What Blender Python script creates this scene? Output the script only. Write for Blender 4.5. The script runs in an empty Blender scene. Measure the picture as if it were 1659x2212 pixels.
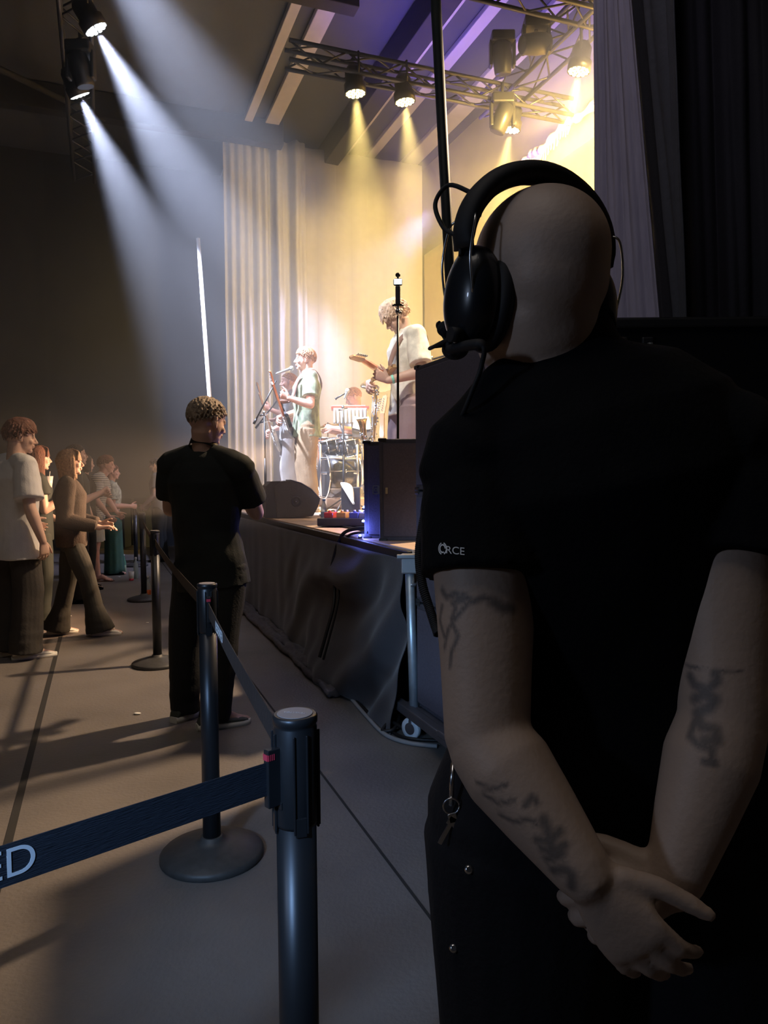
import bpy, bmesh, math, random
import numpy as np
from mathutils import Vector, Matrix, noise
from mathutils.bvhtree import BVHTree

random.seed(7)
S = bpy.context.scene
COL = S.collection
PI = math.pi

# ------------------------------------------------------------------ camera
FOC = 1600.0
cam_d = bpy.data.cameras.new('camera')
cam = bpy.data.objects.new('camera', cam_d)
COL.objects.link(cam)
cam_d.sensor_fit = 'HORIZONTAL'
cam_d.sensor_width = 36.0
cam_d.lens = 36.0 * FOC / 1659.0
cam_d.clip_start = 0.05
cam_d.clip_end = 100
CAM_H = 1.33
PITCH = math.atan(73 / FOC)
ROLL = math.radians(0.5)
CR = Matrix.Rotation(PI / 2 - PITCH, 4, 'X') @ Matrix.Rotation(-ROLL, 4, 'Z')
cam.matrix_world = Matrix.Translation((0, 0, CAM_H)) @ CR
cam_d.dof.use_dof = False
S.camera = cam
CR3 = CR.to_3x3()
CO = Vector((0, 0, CAM_H))


def ray(px, py):
    return CR3 @ Vector(((px - 829.5) / FOC, -(py - 1106) / FOC, -1.0))


def P(px, py, Y):
    """point seen at photo pixel px,py and lying at depth Y in the hall"""
    d = ray(px, py)
    return CO + d * (Y / d.y)


def G(px, py, z=0.0):
    d = ray(px, py)
    return CO + d * ((z - CAM_H) / d.z)


# hall frame: u runs along the stage front away from the camera, v runs upstage
DU = Vector((-0.357, 0.9341, 0))
DV = Vector((0.9341, 0.357, 0))


def W(u, v, z=0.0):
    return DU * u + DV * v + Vector((0, 0, z))


# frame matrix whose x = DU, y = -DV, z = up
HALL = Matrix(((DU.x, -DV.x, 0, 0), (DU.y, -DV.y, 0, 0), (0, 0, 1, 0), (0, 0, 0, 1)))
HYAW = math.atan2(DU.y, DU.x)

# ------------------------------------------------------------------ world and exposure
w = bpy.data.worlds.new('hall_dark')
S.world = w
w.use_nodes = True
w.node_tree.nodes['Background'].inputs[0].default_value = (0.16, 0.2, 0.32, 1)
w.node_tree.nodes['Background'].inputs[1].default_value = 0.0
S.view_settings.view_transform = 'Standard'
S.view_settings.look = 'None'
S.view_settings.gamma = 1.0
S.view_settings.use_curve_mapping = False
S.view_settings.exposure = 0.0
S.cycles.use_denoising = True
S.cycles.max_bounces = 6
S.cycles.diffuse_bounces = 3
S.cycles.glossy_bounces = 3
S.cycles.transmission_bounces = 4
S.cycles.volume_bounces = 0
S.cycles.transparent_max_bounces = 8
S.cycles.sample_clamp_indirect = 6
S.cycles.sample_clamp_direct = 0
S.cycles.volume_step_rate = 4
S.cycles.use_light_tree = True


def spot(name, loc, target, power, color, angle, blend=0.5, size=0.08):
    d = bpy.data.lights.new(name, 'SPOT')
    d.energy = power
    d.color = color
    d.spot_size = math.radians(angle)
    d.spot_blend = blend
    d.shadow_soft_size = size
    o = bpy.data.objects.new(name, d)
    COL.objects.link(o)
    o.location = loc
    o.rotation_euler = (Vector(target) - Vector(loc)).to_track_quat('-Z', 'Y').to_euler()
    return o


def area(name, loc, target, power, color, sx, sy):
    d = bpy.data.lights.new(name, 'AREA')
    d.shape = 'RECTANGLE'
    d.size = sx
    d.size_y = sy
    d.energy = power
    d.color = color
    o = bpy.data.objects.new(name, d)
    COL.objects.link(o)
    o.location = loc
    o.rotation_euler = (Vector(target) - Vector(loc)).to_track_quat('-Z', 'Y').to_euler()
    return o


ZT = 5.76
FRONT_V = -0.12
# lamp head positions: (lens centre, aim)
WHITE = [(P(208, 64, 7.3), W(8.3, 3.0, 1.0)), (P(173, 207, 8.56), W(10.9, 2.4, 0.8)), (W(6.15, FRONT_V, ZT), W(7.2, 3.6, 1.0))]
YELLOW = [(P(768, 203, 8.51), W(8.1, 3.2, 0.9)), (P(875, 221, 8.7), W(8.0, 3.9, 0.9)),
          (P(1103, 281, 9.39), W(8.9, 4.2, 0.9)), (P(1250, 155, 8.05), W(7.2, 4.3, 0.9))]
CWHITE = (0.66, 0.74, 1.0)
CYEL = (1.0, 0.72, 0.22)
WPOW = [8500, 8000, 4500]
for i, (a, b) in enumerate(WHITE):
    spot('white_beam', a + (b - a).normalized() * 0.045, b, WPOW[i], CWHITE, 33, 0.9, 0.035)
for i, (a, b) in enumerate(YELLOW):
    spot('yellow_beam', a + (b - a).normalized() * 0.045, b, 3600, CYEL, 34, 0.9, 0.035)
# bare lamps with no fixture modelled; those put in as fill say so
spot('warm_key', W(4.6, FRONT_V, ZT), W(8.0, 2.3, 1.9), 1000, (1.0, 0.90, 0.80), 22, 0.5, 0.1)
spot('cool_drape_wash', W(11.3, 5.2, 5.7), W(13.1, 2.3, 1.9), 1300, (0.55, 0.62, 1.0), 60, 0.8, 0.1)  # added spot, cools the far drape and shades its folds from the side
spot('wall_wash', W(5.7, 4.9, 5.1), W(10.4, 6.15, 3.9), 5600, (1.0, 0.66, 0.18), 100, 0.9, 0.15)  # bare yellow wash added out of sight behind the side curtain
spot('ceiling_wash', W(9.6, 4.0, 4.4), W(8.7, 4.9, 7.5), 620, (0.15, 0.09, 1.0), 96, 0.9, 0.2)
spot('amber_wash', W(8.7, 5.2, 5.4), W(13.0, 5.6, 2.8), 620, (1.0, 0.60, 0.20), 64, 0.9, 0.12)  # second added wash, warms the drapes near the rear corner
spot('crowd_wash', W(7.2, 1.62, 1.6), W(7.5, -2.4, 0.35), 700, (1.0, 0.60, 0.34), 66, 0.9, 0.12)  # unseen spot added low over the stage edge to warm the crowd
spot('floor_wash', W(5.2, 4.85, 5.6), W(4.5, 0.1, 0.3), 2600, (1.0, 0.72, 0.46), 50, 0.9, 0.12)
spot('barrier_blue', Vector((-1.2, -0.9, 2.1)), Vector((-0.42, 1.5, 0.72)), 260, (0.36, 0.60, 1.0), 27, 0.8, 0.15)  # added behind the camera for blue highlights on the belt posts
spot('corner_blue', Vector((-1.8, -1.2, 2.3)), Vector((0.28, 3.7, 0.75)), 380, (0.42, 0.66, 1.0), 15, 0.8, 0.12)  # narrow added spot, brightens stage leg, speaker tower and dolly
spot('guitar_key', W(3.4, FRONT_V, ZT), W(5.9, 2.35, 2.2), 900, (1.0, 0.92, 0.84), 18, 0.5, 0.1)  # extra unseen key, added to brighten the tall guitarist
spot('side_blue', Vector((-2.4, -0.4, 2.1)), Vector((0.5, 1.9, 1.2)), 34, (0.58, 0.72, 1.0), 60, 0.9, 0.12)  # weak added fill for highlights on headset, left arm and speaker tower
area('ambient_fill', W(0.8, -1.4, 7.3), W(1.2, -1.2, 0), 48, (0.98, 0.88, 0.80), 3.0, 3.0)  # added ambient fill under the ceiling, no real lamp there
spot('curtain_fill', Vector((0.2, 1.6, 6.2)), P(1340, 250, 3.4), 130, (0.68, 0.62, 0.9), 26, 0.9, 0.2)  # unseen spot added only to brighten the violet-grey curtain

# ------------------------------------------------------------------ materials
MATS = {}


def mat(name, col=(0.5, 0.5, 0.5), rough=0.6, metal=0.0, var=0.0, vscale=8.0, bump=0.0, bscale=40.0,
        emit=None, estr=0.0, trans=0.0, spec=0.5, sheen=0.0, coat=0.0, stretch=(1, 1, 1)):
    if name in MATS:
        return MATS[name]
    m = bpy.data.materials.new(name)
    m.use_nodes = True
    nt = m.node_tree
    b = nt.nodes['Principled BSDF']
    c = (col[0], col[1], col[2], 1)
    b.inputs['Base Color'].default_value = c
    b.inputs['Roughness'].default_value = rough
    b.inputs['Metallic'].default_value = metal
    b.inputs['Specular IOR Level'].default_value = spec
    if trans:
        b.inputs['Transmission Weight'].default_value = trans
    if sheen:
        b.inputs['Sheen Weight'].default_value = sheen
    if coat:
        b.inputs['Coat Weight'].default_value = coat
    if emit:
        b.inputs['Emission Color'].default_value = (*emit, 1)
        b.inputs['Emission Strength'].default_value = estr
    tc = nt.nodes.new('ShaderNodeTexCoord')
    mp = nt.nodes.new('ShaderNodeMapping')
    mp.inputs['Scale'].default_value = stretch
    nt.links.new(tc.outputs['Object'], mp.inputs['Vector'])
    # every material carries a procedural variation
    n = nt.nodes.new('ShaderNodeTexNoise')
    n.inputs['Scale'].default_value = vscale
    n.inputs['Detail'].default_value = 4
    nt.links.new(mp.outputs[0], n.inputs['Vector'])
    v = var if var else 0.05
    r = nt.nodes.new('ShaderNodeMapRange')
    r.inputs['From Min'].default_value = 0.3
    r.inputs['From Max'].default_value = 0.7
    r.inputs['To Min'].default_value = 1 - v
    r.inputs['To Max'].default_value = 1 + v
    nt.links.new(n.outputs['Fac'], r.inputs['Value'])
    mx = nt.nodes.new('ShaderNodeVectorMath')
    mx.operation = 'SCALE'
    mx.inputs[0].default_value = col
    nt.links.new(r.outputs[0], mx.inputs['Scale'])
    nt.links.new(mx.outputs[0], b.inputs['Base Color'])
    if bump:
        n2 = nt.nodes.new('ShaderNodeTexNoise')
        n2.inputs['Scale'].default_value = bscale
        n2.inputs['Detail'].default_value = 5
        nt.links.new(mp.outputs[0], n2.inputs['Vector'])
        bp = nt.nodes.new('ShaderNodeBump')
        bp.inputs['Strength'].default_value = min(1, bump)
        bp.inputs['Distance'].default_value = 0.01
        nt.links.new(n2.outputs['Fac'], bp.inputs['Height'])
        nt.links.new(bp.outputs[0], b.inputs['Normal'])
    MATS[name] = m
    return m


# ------------------------------------------------------------------ mesh helpers
def frame_from(d, up=Vector((0, 0, 1))):
    d = Vector(d).normalized()
    if abs(d.dot(up)) > 0.98:
        up = Vector((0, 1, 0)) if abs(d.y) < 0.9 else Vector((1, 0, 0))
    x = up.cross(d).normalized()
    y = d.cross(x).normalized()
    return x, y, d


def box(bm, c, s, M=None, bev=0.0):
    """box centred at c with size s"""
    t = bmesh.new()
    bmesh.ops.create_cube(t, size=1.0)
    for v in t.verts:
        v.co = Vector((v.co.x * s[0], v.co.y * s[1], v.co.z * s[2]))
    if bev:
        bmesh.ops.bevel(t, geom=list(t.edges), offset=bev, segments=2, affect='EDGES', profile=0.5)
    for v in t.verts:
        v.co = v.co + Vector(c)
        if M is not None:
            v.co = M @ v.co
    merge(bm, t)
    t.free()


def merge(bm, t):
    m = {}
    for v in t.verts:
        m[v] = bm.verts.new(v.co)
    for f in t.faces:
        try:
            nf = bm.faces.new([m[v] for v in f.verts])
            nf.smooth = f.smooth
        except ValueError:
            pass


def loft(bm, rings, cap=True, smooth=True):
    vs = [[bm.verts.new(p) for p in r] for r in rings]
    n = len(rings[0])
    for a, b in zip(vs, vs[1:]):
        for i in range(n):
            f = bm.faces.new((a[i], a[(i + 1) % n], b[(i + 1) % n], b[i]))
            f.smooth = smooth
    if cap:
        f = bm.faces.new(list(reversed(vs[0])))
        f = bm.faces.new(vs[-1])
    return vs


def ring(c, x, y, rx, ry, n):
    return [c + x * (rx * math.cos(2 * PI * i / n)) + y * (ry * math.sin(2 * PI * i / n)) for i in range(n)]


def cyl(bm, a, b, r, r2=None, n=16, smooth=True):
    a = Vector(a); b = Vector(b)
    x, y, d = frame_from(b - a)
    r2 = r if r2 is None else r2
    loft(bm, [ring(a, x, y, r, r, n), ring(b, x, y, r2, r2, n)], True, smooth)


def tube(bm, pts, r, n=8, cap=True):
    pts = [Vector(p) for p in pts]
    rings = []
    x = None
    for i, p in enumerate(pts):
        d = (pts[min(i + 1, len(pts) - 1)] - pts[max(i - 1, 0)])
        if d.length < 1e-9:
            d = Vector((0, 0, 1))
        d.normalize()
        if x is None:
            x, y, _ = frame_from(d)
        else:
            x = (x - d * x.dot(d))
            if x.length < 1e-6:
                x, y, _ = frame_from(d)
            x.normalize()
            y = d.cross(x)
        rr = r[i] if isinstance(r, (list, tuple)) else r
        rings.append(ring(p, x, y, rr, rr, n))
    loft(bm, rings, cap)


def lathe(bm, prof, c=(0, 0, 0), axis=(0, 0, 1), n=32, smooth=True, cap=True):
    c = Vector(c)
    x, y, d = frame_from(axis)
    loft(bm, [ring(c + d * h, x, y, max(r, 1e-4), max(r, 1e-4), n) for r, h in prof], cap, smooth)


def smoothpath(pts, k=6):
    pts = [Vector(p) for p in pts]
    out = []
    for i in range(len(pts) - 1):
        p0 = pts[max(i - 1, 0)]; p1 = pts[i]; p2 = pts[i + 1]; p3 = pts[min(i + 2, len(pts) - 1)]
        for j in range(k):
            t = j / k
            out.append(0.5 * ((2 * p1) + (p2 - p0) * t + (2 * p0 - 5 * p1 + 4 * p2 - p3) * t * t + (3 * p1 - p0 - 3 * p2 + p3) * t ** 3))
    out.append(pts[-1])
    return out


def ellipsoid(bm, c, rx, ry, rz, M=None, seg=20, rings=12):
    """M: 3x3 columns are the local axes"""
    t = bmesh.new()
    bmesh.ops.create_uvsphere(t, u_segments=seg, v_segments=rings, radius=1)
    c = Vector(c)
    for v in t.verts:
        p = Vector((v.co.x * rx, v.co.y * ry, v.co.z * rz))
        if M is not None:
            p = M @ p
        v.co = p + c
    for f in t.faces:
        f.smooth = True
    merge(bm, t)
    t.free()


def prism(bm, pts, ax, th):
    """polygon pts extruded by vector ax*th"""
    a = [bm.verts.new(Vector(p)) for p in pts]
    b = [bm.verts.new(Vector(p) + Vector(ax) * th) for p in pts]
    n = len(pts)
    bm.faces.new(list(reversed(a)))
    bm.faces.new(b)
    for i in range(n):
        bm.faces.new((a[i], a[(i + 1) % n], b[(i + 1) % n], b[i]))


def obj(name, bm, m, parent=None, local=False):
    """bm coordinates are world (or parent-local when local)"""
    me = bpy.data.meshes.new(name)
    bmesh.ops.recalc_face_normals(bm, faces=list(bm.faces))
    bm.to_mesh(me)
    bm.free()
    o = bpy.data.objects.new(name, me)
    COL.objects.link(o)
    if isinstance(m, (list, tuple)):
        for q in m:
            me.materials.append(q)
    elif m:
        me.materials.append(m)
    if parent is not None:
        o.parent = parent
        if not local:
            pm = world_m(parent)
            inv = pm.inverted()
            me.transform(inv)
    return o


def world_m(o):
    m = o.matrix_basis.copy()
    while o.parent is not None:
        o = o.parent
        m = o.matrix_basis @ m
    return m


def rebase(o, loc):
    """move a world-space mesh's origin to loc"""
    o.data.transform(Matrix.Translation(-Vector(loc)))
    o.location = loc
    return o


def tag(o, label=None, cat=None, group=None, kind=None):
    if label: o['label'] = label
    if cat: o['category'] = cat
    if group: o['group'] = group
    if kind: o['kind'] = kind
    return o


def thing(name, label, cat, loc=(0, 0, 0), rz=0.0, group=None):
    o = bpy.data.objects.new(name, None)
    COL.objects.link(o)
    o.location = loc
    o.rotation_euler = (0, 0, rz)
    return tag(o, label, cat, group)


def struct(name, bm, m):
    return tag(obj(name, bm, m), kind='structure')


def copytree(o, parent=None):
    c = o.copy()
    COL.objects.link(c)
    c.parent = parent
    for ch in [x for x in bpy.data.objects if x.parent == o]:
        copytree(ch, c)
    return c


def text_mesh(body, size, extr=0.0004):
    """returns list of (tris) in xy, centred at origin"""
    cu = bpy.data.curves.new('lettering', 'FONT')
    cu.body = body
    cu.size = size
    cu.extrude = extr
    cu.align_x = 'CENTER'
    cu.align_y = 'CENTER'
    o = bpy.data.objects.new('lettering', cu)
    COL.objects.link(o)
    dg = bpy.context.evaluated_depsgraph_get()
    me = bpy.data.meshes.new_from_object(o.evaluated_get(dg))
    bpy.data.objects.remove(o)
    bpy.data.curves.remove(cu)
    return me


def text_obj(name, body, size, M, m, parent, extr=0.0004, fn=None):
    me = text_mesh(body, size, extr)
    me.name = name
    me.transform(M)
    if fn:
        for v in me.vertices:
            v.co = fn(v.co)
    me.materials.clear()
    me.materials.append(m)
    o = bpy.data.objects.new(name, me)
    COL.objects.link(o)
    if parent is not None:
        o.parent = parent
        me.transform(world_m(parent).inverted())
    return o
# ================================================================== the setting
CEIL = 7.5
WALLV = 6.2
FARU = 15.5
M_floor = mat('floor_grey', (0.19, 0.168, 0.155), 0.55, var=0.22, vscale=1.3, bump=0.25, bscale=60, spec=0.4)
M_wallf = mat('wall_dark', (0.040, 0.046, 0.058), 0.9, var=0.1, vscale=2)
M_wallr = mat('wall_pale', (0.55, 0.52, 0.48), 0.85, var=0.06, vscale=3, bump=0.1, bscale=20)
M_ceil = mat('ceiling_grey', (0.095, 0.108, 0.130), 0.9, var=0.12, vscale=1.0, bump=0.3, bscale=14, stretch=(1, 1, 1))
M_strip = mat('ceiling_strip', (0.62, 0.60, 0.62), 0.8, var=0.05)
M_beam = mat('beam_dark', (0.035, 0.037, 0.042), 0.8)
M_black = mat('black_paint', (0.012, 0.013, 0.015), 0.5)

bm = bmesh.new(); box(bm, (6, 1.6, -0.05), (24, 17, 0.1), HALL); struct('floor', bm, M_floor)
bm = bmesh.new(); box(bm, (6, 1.6, CEIL + 0.05), (24, 17, 0.1), HALL); struct('ceiling', bm, M_ceil)
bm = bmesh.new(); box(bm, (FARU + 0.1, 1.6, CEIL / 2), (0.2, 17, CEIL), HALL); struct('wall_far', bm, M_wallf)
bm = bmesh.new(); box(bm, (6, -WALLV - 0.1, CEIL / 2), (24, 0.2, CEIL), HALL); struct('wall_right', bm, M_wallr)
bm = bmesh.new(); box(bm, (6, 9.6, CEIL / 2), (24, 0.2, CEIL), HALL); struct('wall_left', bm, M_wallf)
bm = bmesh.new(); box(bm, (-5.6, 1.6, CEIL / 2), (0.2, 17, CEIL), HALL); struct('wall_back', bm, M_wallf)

# ceiling strips and beams (they run along the stage front)
def strip(n, v0, v1, z, h, m):
    b = bmesh.new(); box(b, (6, -(v0 + v1) / 2, z), (23.8, v1 - v0, h), HALL, 0.01)
    struct('trim_%d' % n, b, m)
strip(1, 2.42, 2.56, CEIL - 0.06, 0.1, M_strip)
strip(2, 2.78, 3.02, CEIL - 0.05, 0.08, M_strip)
strip(3, 3.95, 4.22, CEIL - 0.22, 0.42, M_beam)
strip(4, 4.42, 4.52, CEIL - 0.04, 0.06, M_strip)
strip(5, 4.84, 5.02, CEIL - 0.05, 0.08, M_strip)
strip(6, 5.60, 5.92, CEIL - 0.05, 0.08, M_strip)
# cross beams over the hall
k = 7
for u in (4.2, 8.9, 12.9):
    b = bmesh.new(); box(b, (u, 3.2, CEIL - 0.22), (0.22, 12.6, 0.4), HALL, 0.01); struct('trim_%d' % k, b, M_beam); k += 1
b = bmesh.new()
for a1, a2 in (((12.9, 0.2), (8.9, -5.0)), ((12.9, -5.0), (8.9, 0.2))):
    cyl(b, W(a1[0], a1[1], CEIL - 0.4), W(a2[0], a2[1], CEIL - 0.4), 0.045)
struct('trim_%d' % k, b, M_beam); k += 1
# seams between the floor sheets
M_seam = mat('floor_seam', (0.03, 0.028, 0.027), 0.8)
for v, wv in ((-.35, .03), (.90, .010), (-2.1, .012)):
    b = bmesh.new(); box(b, (6, -v, 0.0012), (20, wv, 0.002), HALL); struct('trim_%d' % k, b, M_seam); k += 1

# ------------------------------------------------------------------ haze
hz = bpy.data.materials.new('stage_haze')
hz.use_nodes = True
nt = hz.node_tree
nt.nodes.clear()
out = nt.nodes.new('ShaderNodeOutputMaterial')
vs = nt.nodes.new('ShaderNodeVolumeScatter')
vs.inputs['Density'].default_value = 0.038
vs.inputs['Anisotropy'].default_value = 0.25
vs.inputs['Color'].default_value = (0.95, 0.96, 1.0, 1)
nt.links.new(vs.outputs[0], out.inputs['Volume'])
b = bmesh.new(); box(b, (9.8, -2.65, 4.24), (10.4, 7.0, 6.46), HALL)
o = obj('haze', b, hz); tag(o, 'thin stage haze hanging in the lamp beams over the stage', 'haze', kind='stuff')

# ------------------------------------------------------------------ stage
SH = 0.96
SV = 1.50
SU0 = 3.52
M_deck = mat('deck_wood', (0.62, 0.45, 0.33), 0.55, var=0.15, vscale=3, bump=0.15, bscale=30)
M_skirt = mat('skirt_cloth', (0.048, 0.046, 0.055), 0.9, var=0.08, bump=0.15, bscale=90, sheen=0.2)
st = thing('stage_platform', 'low wooden stage platform with black skirt along its front', 'stage', W(SU0, SV, 0))
b = bmesh.new(); box(b, ((SU0 + 13.6) / 2, -(SV + 6.1) / 2, SH - 0.03), (13.6 - SU0, 6.1 - SV, 0.06), HALL, 0.006)
obj('deck', b, M_deck, st)
b = bmesh.new(); box(b, ((SU0 + 13.6) / 2, -SV + 0.012, SH - 0.075), (13.6 - SU0, 0.03, 0.13), HALL, 0.006)
obj('edge_rail', b, mat('rail_black', (0.02, 0.02, 0.023), 0.45), st)
# steel leg at the near corner
M_galv = mat('galvanised', (0.50, 0.60, 0.68), 0.42, 0.75, var=0.1, vscale=20)
lx = G(897, 1590); 
leg_top = P(884, 1195, lx.y + 0.03)
b = bmesh.new(); cyl(b, lx + Vector((0, 0, 0.0)), Vector((leg_top.x, leg_top.y, SH - 0.07)), 0.024)
cyl(b, lx, lx + Vector((0, 0, 0.02)), 0.04)
obj('leg', b, M_galv, st)
b = bmesh.new(); box(b, (leg_top.x, leg_top.y, SH - 0.07), (0.085, 0.07, 0.10), None, 0.008)
box(b, (leg_top.x - 0.01, leg_top.y - 0.03, SH - 0.03), (0.11, 0.03, 0.02), None, 0.004)
cyl(b, (leg_top.x + .01, leg_top.y, SH - 0.17), (leg_top.x + .01, leg_top.y, SH - 0.185), 0.028)
obj('leg_bracket', b, mat('bracket', (0.45, 0.47, 0.5), 0.4, 0.8, var=.1), st)

# skirt
b = bmesh.new()
NU, NZ = 420, 34
def skirt_pt(i, j):
    s = i / NU; t = j / NZ              # t 0 top .. 1 bottom
    u = SU0 + (13.4 - SU0) * (s ** 1.6)
    z = (SH - 0.05) * (1 - t)
    q = u - SU0
    d = 0.02 + 0.005 * math.sin(u * 17 + 0.8 * math.sin(u * 5)) * (0.2 + t) * math.exp(-max(0, q - 2.2) * 0.3)
    # swags pulled towards the near corner
    near = math.exp(-((q - 0.9) / 1.0) ** 2)
    ph = (1 - t) * 9.0 + 5.5 * q + 2.2 * math.sin(q * 2.6)
    d += near * 0.058 * (math.sin(ph) + 0.5 * math.sin(ph * 1.9 + 1.0)) * min(1, 3.0 * t)
    pn = noise.noise(Vector((u * 2.1, z * 1.7, 3.1)))
    d += 0.04 * pn * t
    d += 0.20 * max(0, t - 0.72) ** 1.3 * (0.6 + 0.6 * noise.noise(Vector((u * 4, 0, 9))))
    d += near * 0.10 * t * t
    return W(u, SV - 0.03 - d, max(0.004, z))
grid = [[b.verts.new(skirt_pt(i, j)) for j in range(NZ + 1)] for i in range(NU + 1)]
for i in range(NU):
    for j in range(NZ):
        f = b.faces.new((grid[i][j], grid[i + 1][j], grid[i + 1][j + 1], grid[i][j + 1])); f.smooth = True
o = obj('stage_skirt', b, M_skirt)
md = o.modifiers.new('thick', 'SOLIDIFY'); md.thickness = 0.004; md.offset = 1
rebase(o, W(SU0, SV, 0))
tag(o, 'black cloth skirt hanging in folds along the stage front', 'stage skirt')
# return of the skirt along the near end
b = bmesh.new()
g2 = []
for i in range(61):
    v = SV - 0.03 + 3.0 * i / 60
    col = []
    for j in range(17):
        t = j / 16
        col.append(b.verts.new(W(SU0 + 0.02 - 0.02 * math.sin(v * 26) * (0.3 + t) - 0.03 * t, v, (SH - 0.08) * (1 - t) + 0.003)))
    g2.append(col)
for i in range(60):
    for j in range(16):
        f = b.faces.new((g2[i][j], g2[i + 1][j], g2[i + 1][j + 1], g2[i][j + 1])); f.smooth = True
o = obj('stage_skirt', b, M_skirt)
md = o.modifiers.new('thick', 'SOLIDIFY'); md.thickness = 0.004
rebase(o, W(SU0, SV, 0))
tag(o, 'black cloth skirt closing the near end of the stage beside the speaker tower', 'stage skirt')


# ------------------------------------------------------------------ drapes
def drape(name, label, p0, p1, z0, z1, folds, amp, m, seed=0, nx=260, nz=30, lean=Vector((0, 0, 0)), rnd=0.5, group=None):
    p0 = Vector(p0); p1 = Vector(p1)
    d = (p1 - p0); L = d.length; d = d / L
    nrm = Vector((d.y, -d.x, 0))
    b = bmesh.new()
    rs = random.Random(seed)
    ph = [rs.uniform(0, 6.28) for _ in range(6)]
    G_ = []
    for i in range(nx + 1):
        s = i / nx
        x = s * folds * 2 * PI
        base = math.sin(x + rnd * 2.2 * math.sin(x * 0.31 + ph[0]) + ph[1])
        base = math.copysign(abs(base) ** 0.75, base)
        w2 = 0.35 * math.sin(x * 2.3 + ph[2] + 1.5 * math.sin(x * .17))
        ampl = 0.55 + 0.45 * math.sin(x * 0.23 + ph[3])
        col = []
        for j in range(nz + 1):
            t = j / nz
            z = z1 + (z0 - z1) * t
            off = amp * (base * ampl + w2) * (0.55 + 0.45 * t)
            off += amp * 0.35 * noise.noise(Vector((s * folds * 1.3, z * 0.8, seed)))
            col.append(b.verts.new(p0 + d * (s * L) + nrm * off + lean * (1 - t) + Vector((0, 0, z))))
        G_.append(col)
    for i in range(nx):
        for j in range(nz):
            f = b.faces.new((G_[i][j], G_[i + 1][j], G_[i + 1][j + 1], G_[i][j + 1])); f.smooth = True
    o = obj(name, b, m)
    md = o.modifiers.new('thick', 'SOLIDIFY'); md.thickness = 0.006
    rebase(o, (p0 + p1) / 2 + Vector((0, 0, z0)))
    return tag(o, label, 'curtain', group)


M_drape = mat('drape_grey', (0.36, 0.36, 0.41), 0.9, var=0.05, bump=0.1, bscale=60, sheen=0.2)
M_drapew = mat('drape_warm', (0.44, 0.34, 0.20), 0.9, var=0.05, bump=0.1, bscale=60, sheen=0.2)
M_drapeb = mat('drape_black', (0.008, 0.008, 0.010), 0.9, var=0.1, bump=0.2, bscale=60)
M_drapep = mat('drape_violet_grey', (0.30, 0.28, 0.33), 0.85, var=0.08, vscale=30, bump=0.6, bscale=35, stretch=(1, 1, .15))
drape('stage_curtain', 'tall grey curtain in deep folds closing the far end of the stage', W(13.1, 2.1), W(13.1, 3.55), SH + .02, 7.3, 4, 0.15, M_drape, 3)
drape('stage_curtain', 'grey curtain behind the drum kit, next to the deep-folded one', W(13.24, 3.45), W(13.24, 5.9), SH + .02, 7.3, 3, 0.035, M_drape, 5)
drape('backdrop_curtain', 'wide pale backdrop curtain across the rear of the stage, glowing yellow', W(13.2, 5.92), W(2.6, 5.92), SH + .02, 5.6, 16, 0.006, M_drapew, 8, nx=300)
# near side drape right of the stage view
pa = P(1287, 660, 3.45); pb = P(1424, 660, 3.3)
pat = P(1286, 0, 3.45); pbt = P(1366, 0, 3.3)
def side_drape(label, a, bb, at, bt, m, folds, amp, seed, zlow, name='side_curtain'):
    b = bmesh.new(); rs = random.Random(seed); ph = rs.uniform(0, 6)
    G_ = []
    nx, nz = 90, 60
    A = lambda p, q, z: p + (q - p) * ((z - p.z) / (q.z - p.z))
    ztop = 4.4
    for i in range(nx + 1):
        s = i / nx; col = []
        for j in range(nz + 1):
            z = ztop + (zlow - ztop) * j / nz
            L_ = A(a, at, z); R_ = A(bb, bt, z)
            d = (R_ - L_); n_ = Vector((d.y, -d.x, 0)).normalized()
            off = amp * (math.sin(s * folds * 2 * PI + ph + 0.6 * math.sin(z * 1.3)) + 0.5 * math.sin(s * folds * 4.7 * PI + z * .6)) + 0.5 * amp * noise.noise(Vector((s * 6, z * 2, seed)))
            col.append(b.verts.new(L_ + d * s + n_ * off))
        G_.append(col)
    for i in range(nx):
        for j in range(nz):
            f = b.faces.new((G_[i][j], G_[i + 1][j], G_[i + 1][j + 1], G_[i][j + 1])); f.smooth = True
    o = obj(name, b, m)
    md = o.modifiers.new('thick', 'SOLIDIFY'); md.thickness = 0.006
    rebase(o, (a.x, a.y, zlow))
    tag(o, label, 'curtain')
side_drape('violet-grey side curtain hanging right of the yellow backdrop', pa, pb, pat, pbt, M_drapep, 3, 0.007, 1, 1.2)
side_drape('black curtain strip just right of the violet-grey curtain', P(1424, 660, 3.32), P(1465, 660, 3.1), P(1366, 0, 3.32), P(1400, 0, 3.1), M_drapeb, 1, 0.01, 2, 1.2)
M_drapec = mat('drape_charcoal', (0.05, 0.052, 0.058), 0.85, var=0.1, bump=0.3, bscale=30)
side_drape('charcoal curtain strip with a loose rippled hem at far right', P(1464, 660, 3.12), P(1484, 660, 2.95), P(1398, 0, 3.12), P(1464, 0, 2.95), M_drapec, 1.2, 0.012, 4, 1.2)
side_drape('wide black curtain filling the dark right edge of the view', P(1470, 660, 3.3), P(1900, 660, 3.1), P(1450, 0, 3.3), P(1900, 0, 3.1), M_drapeb, 5, 0.03, 6, 0.02)


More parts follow.
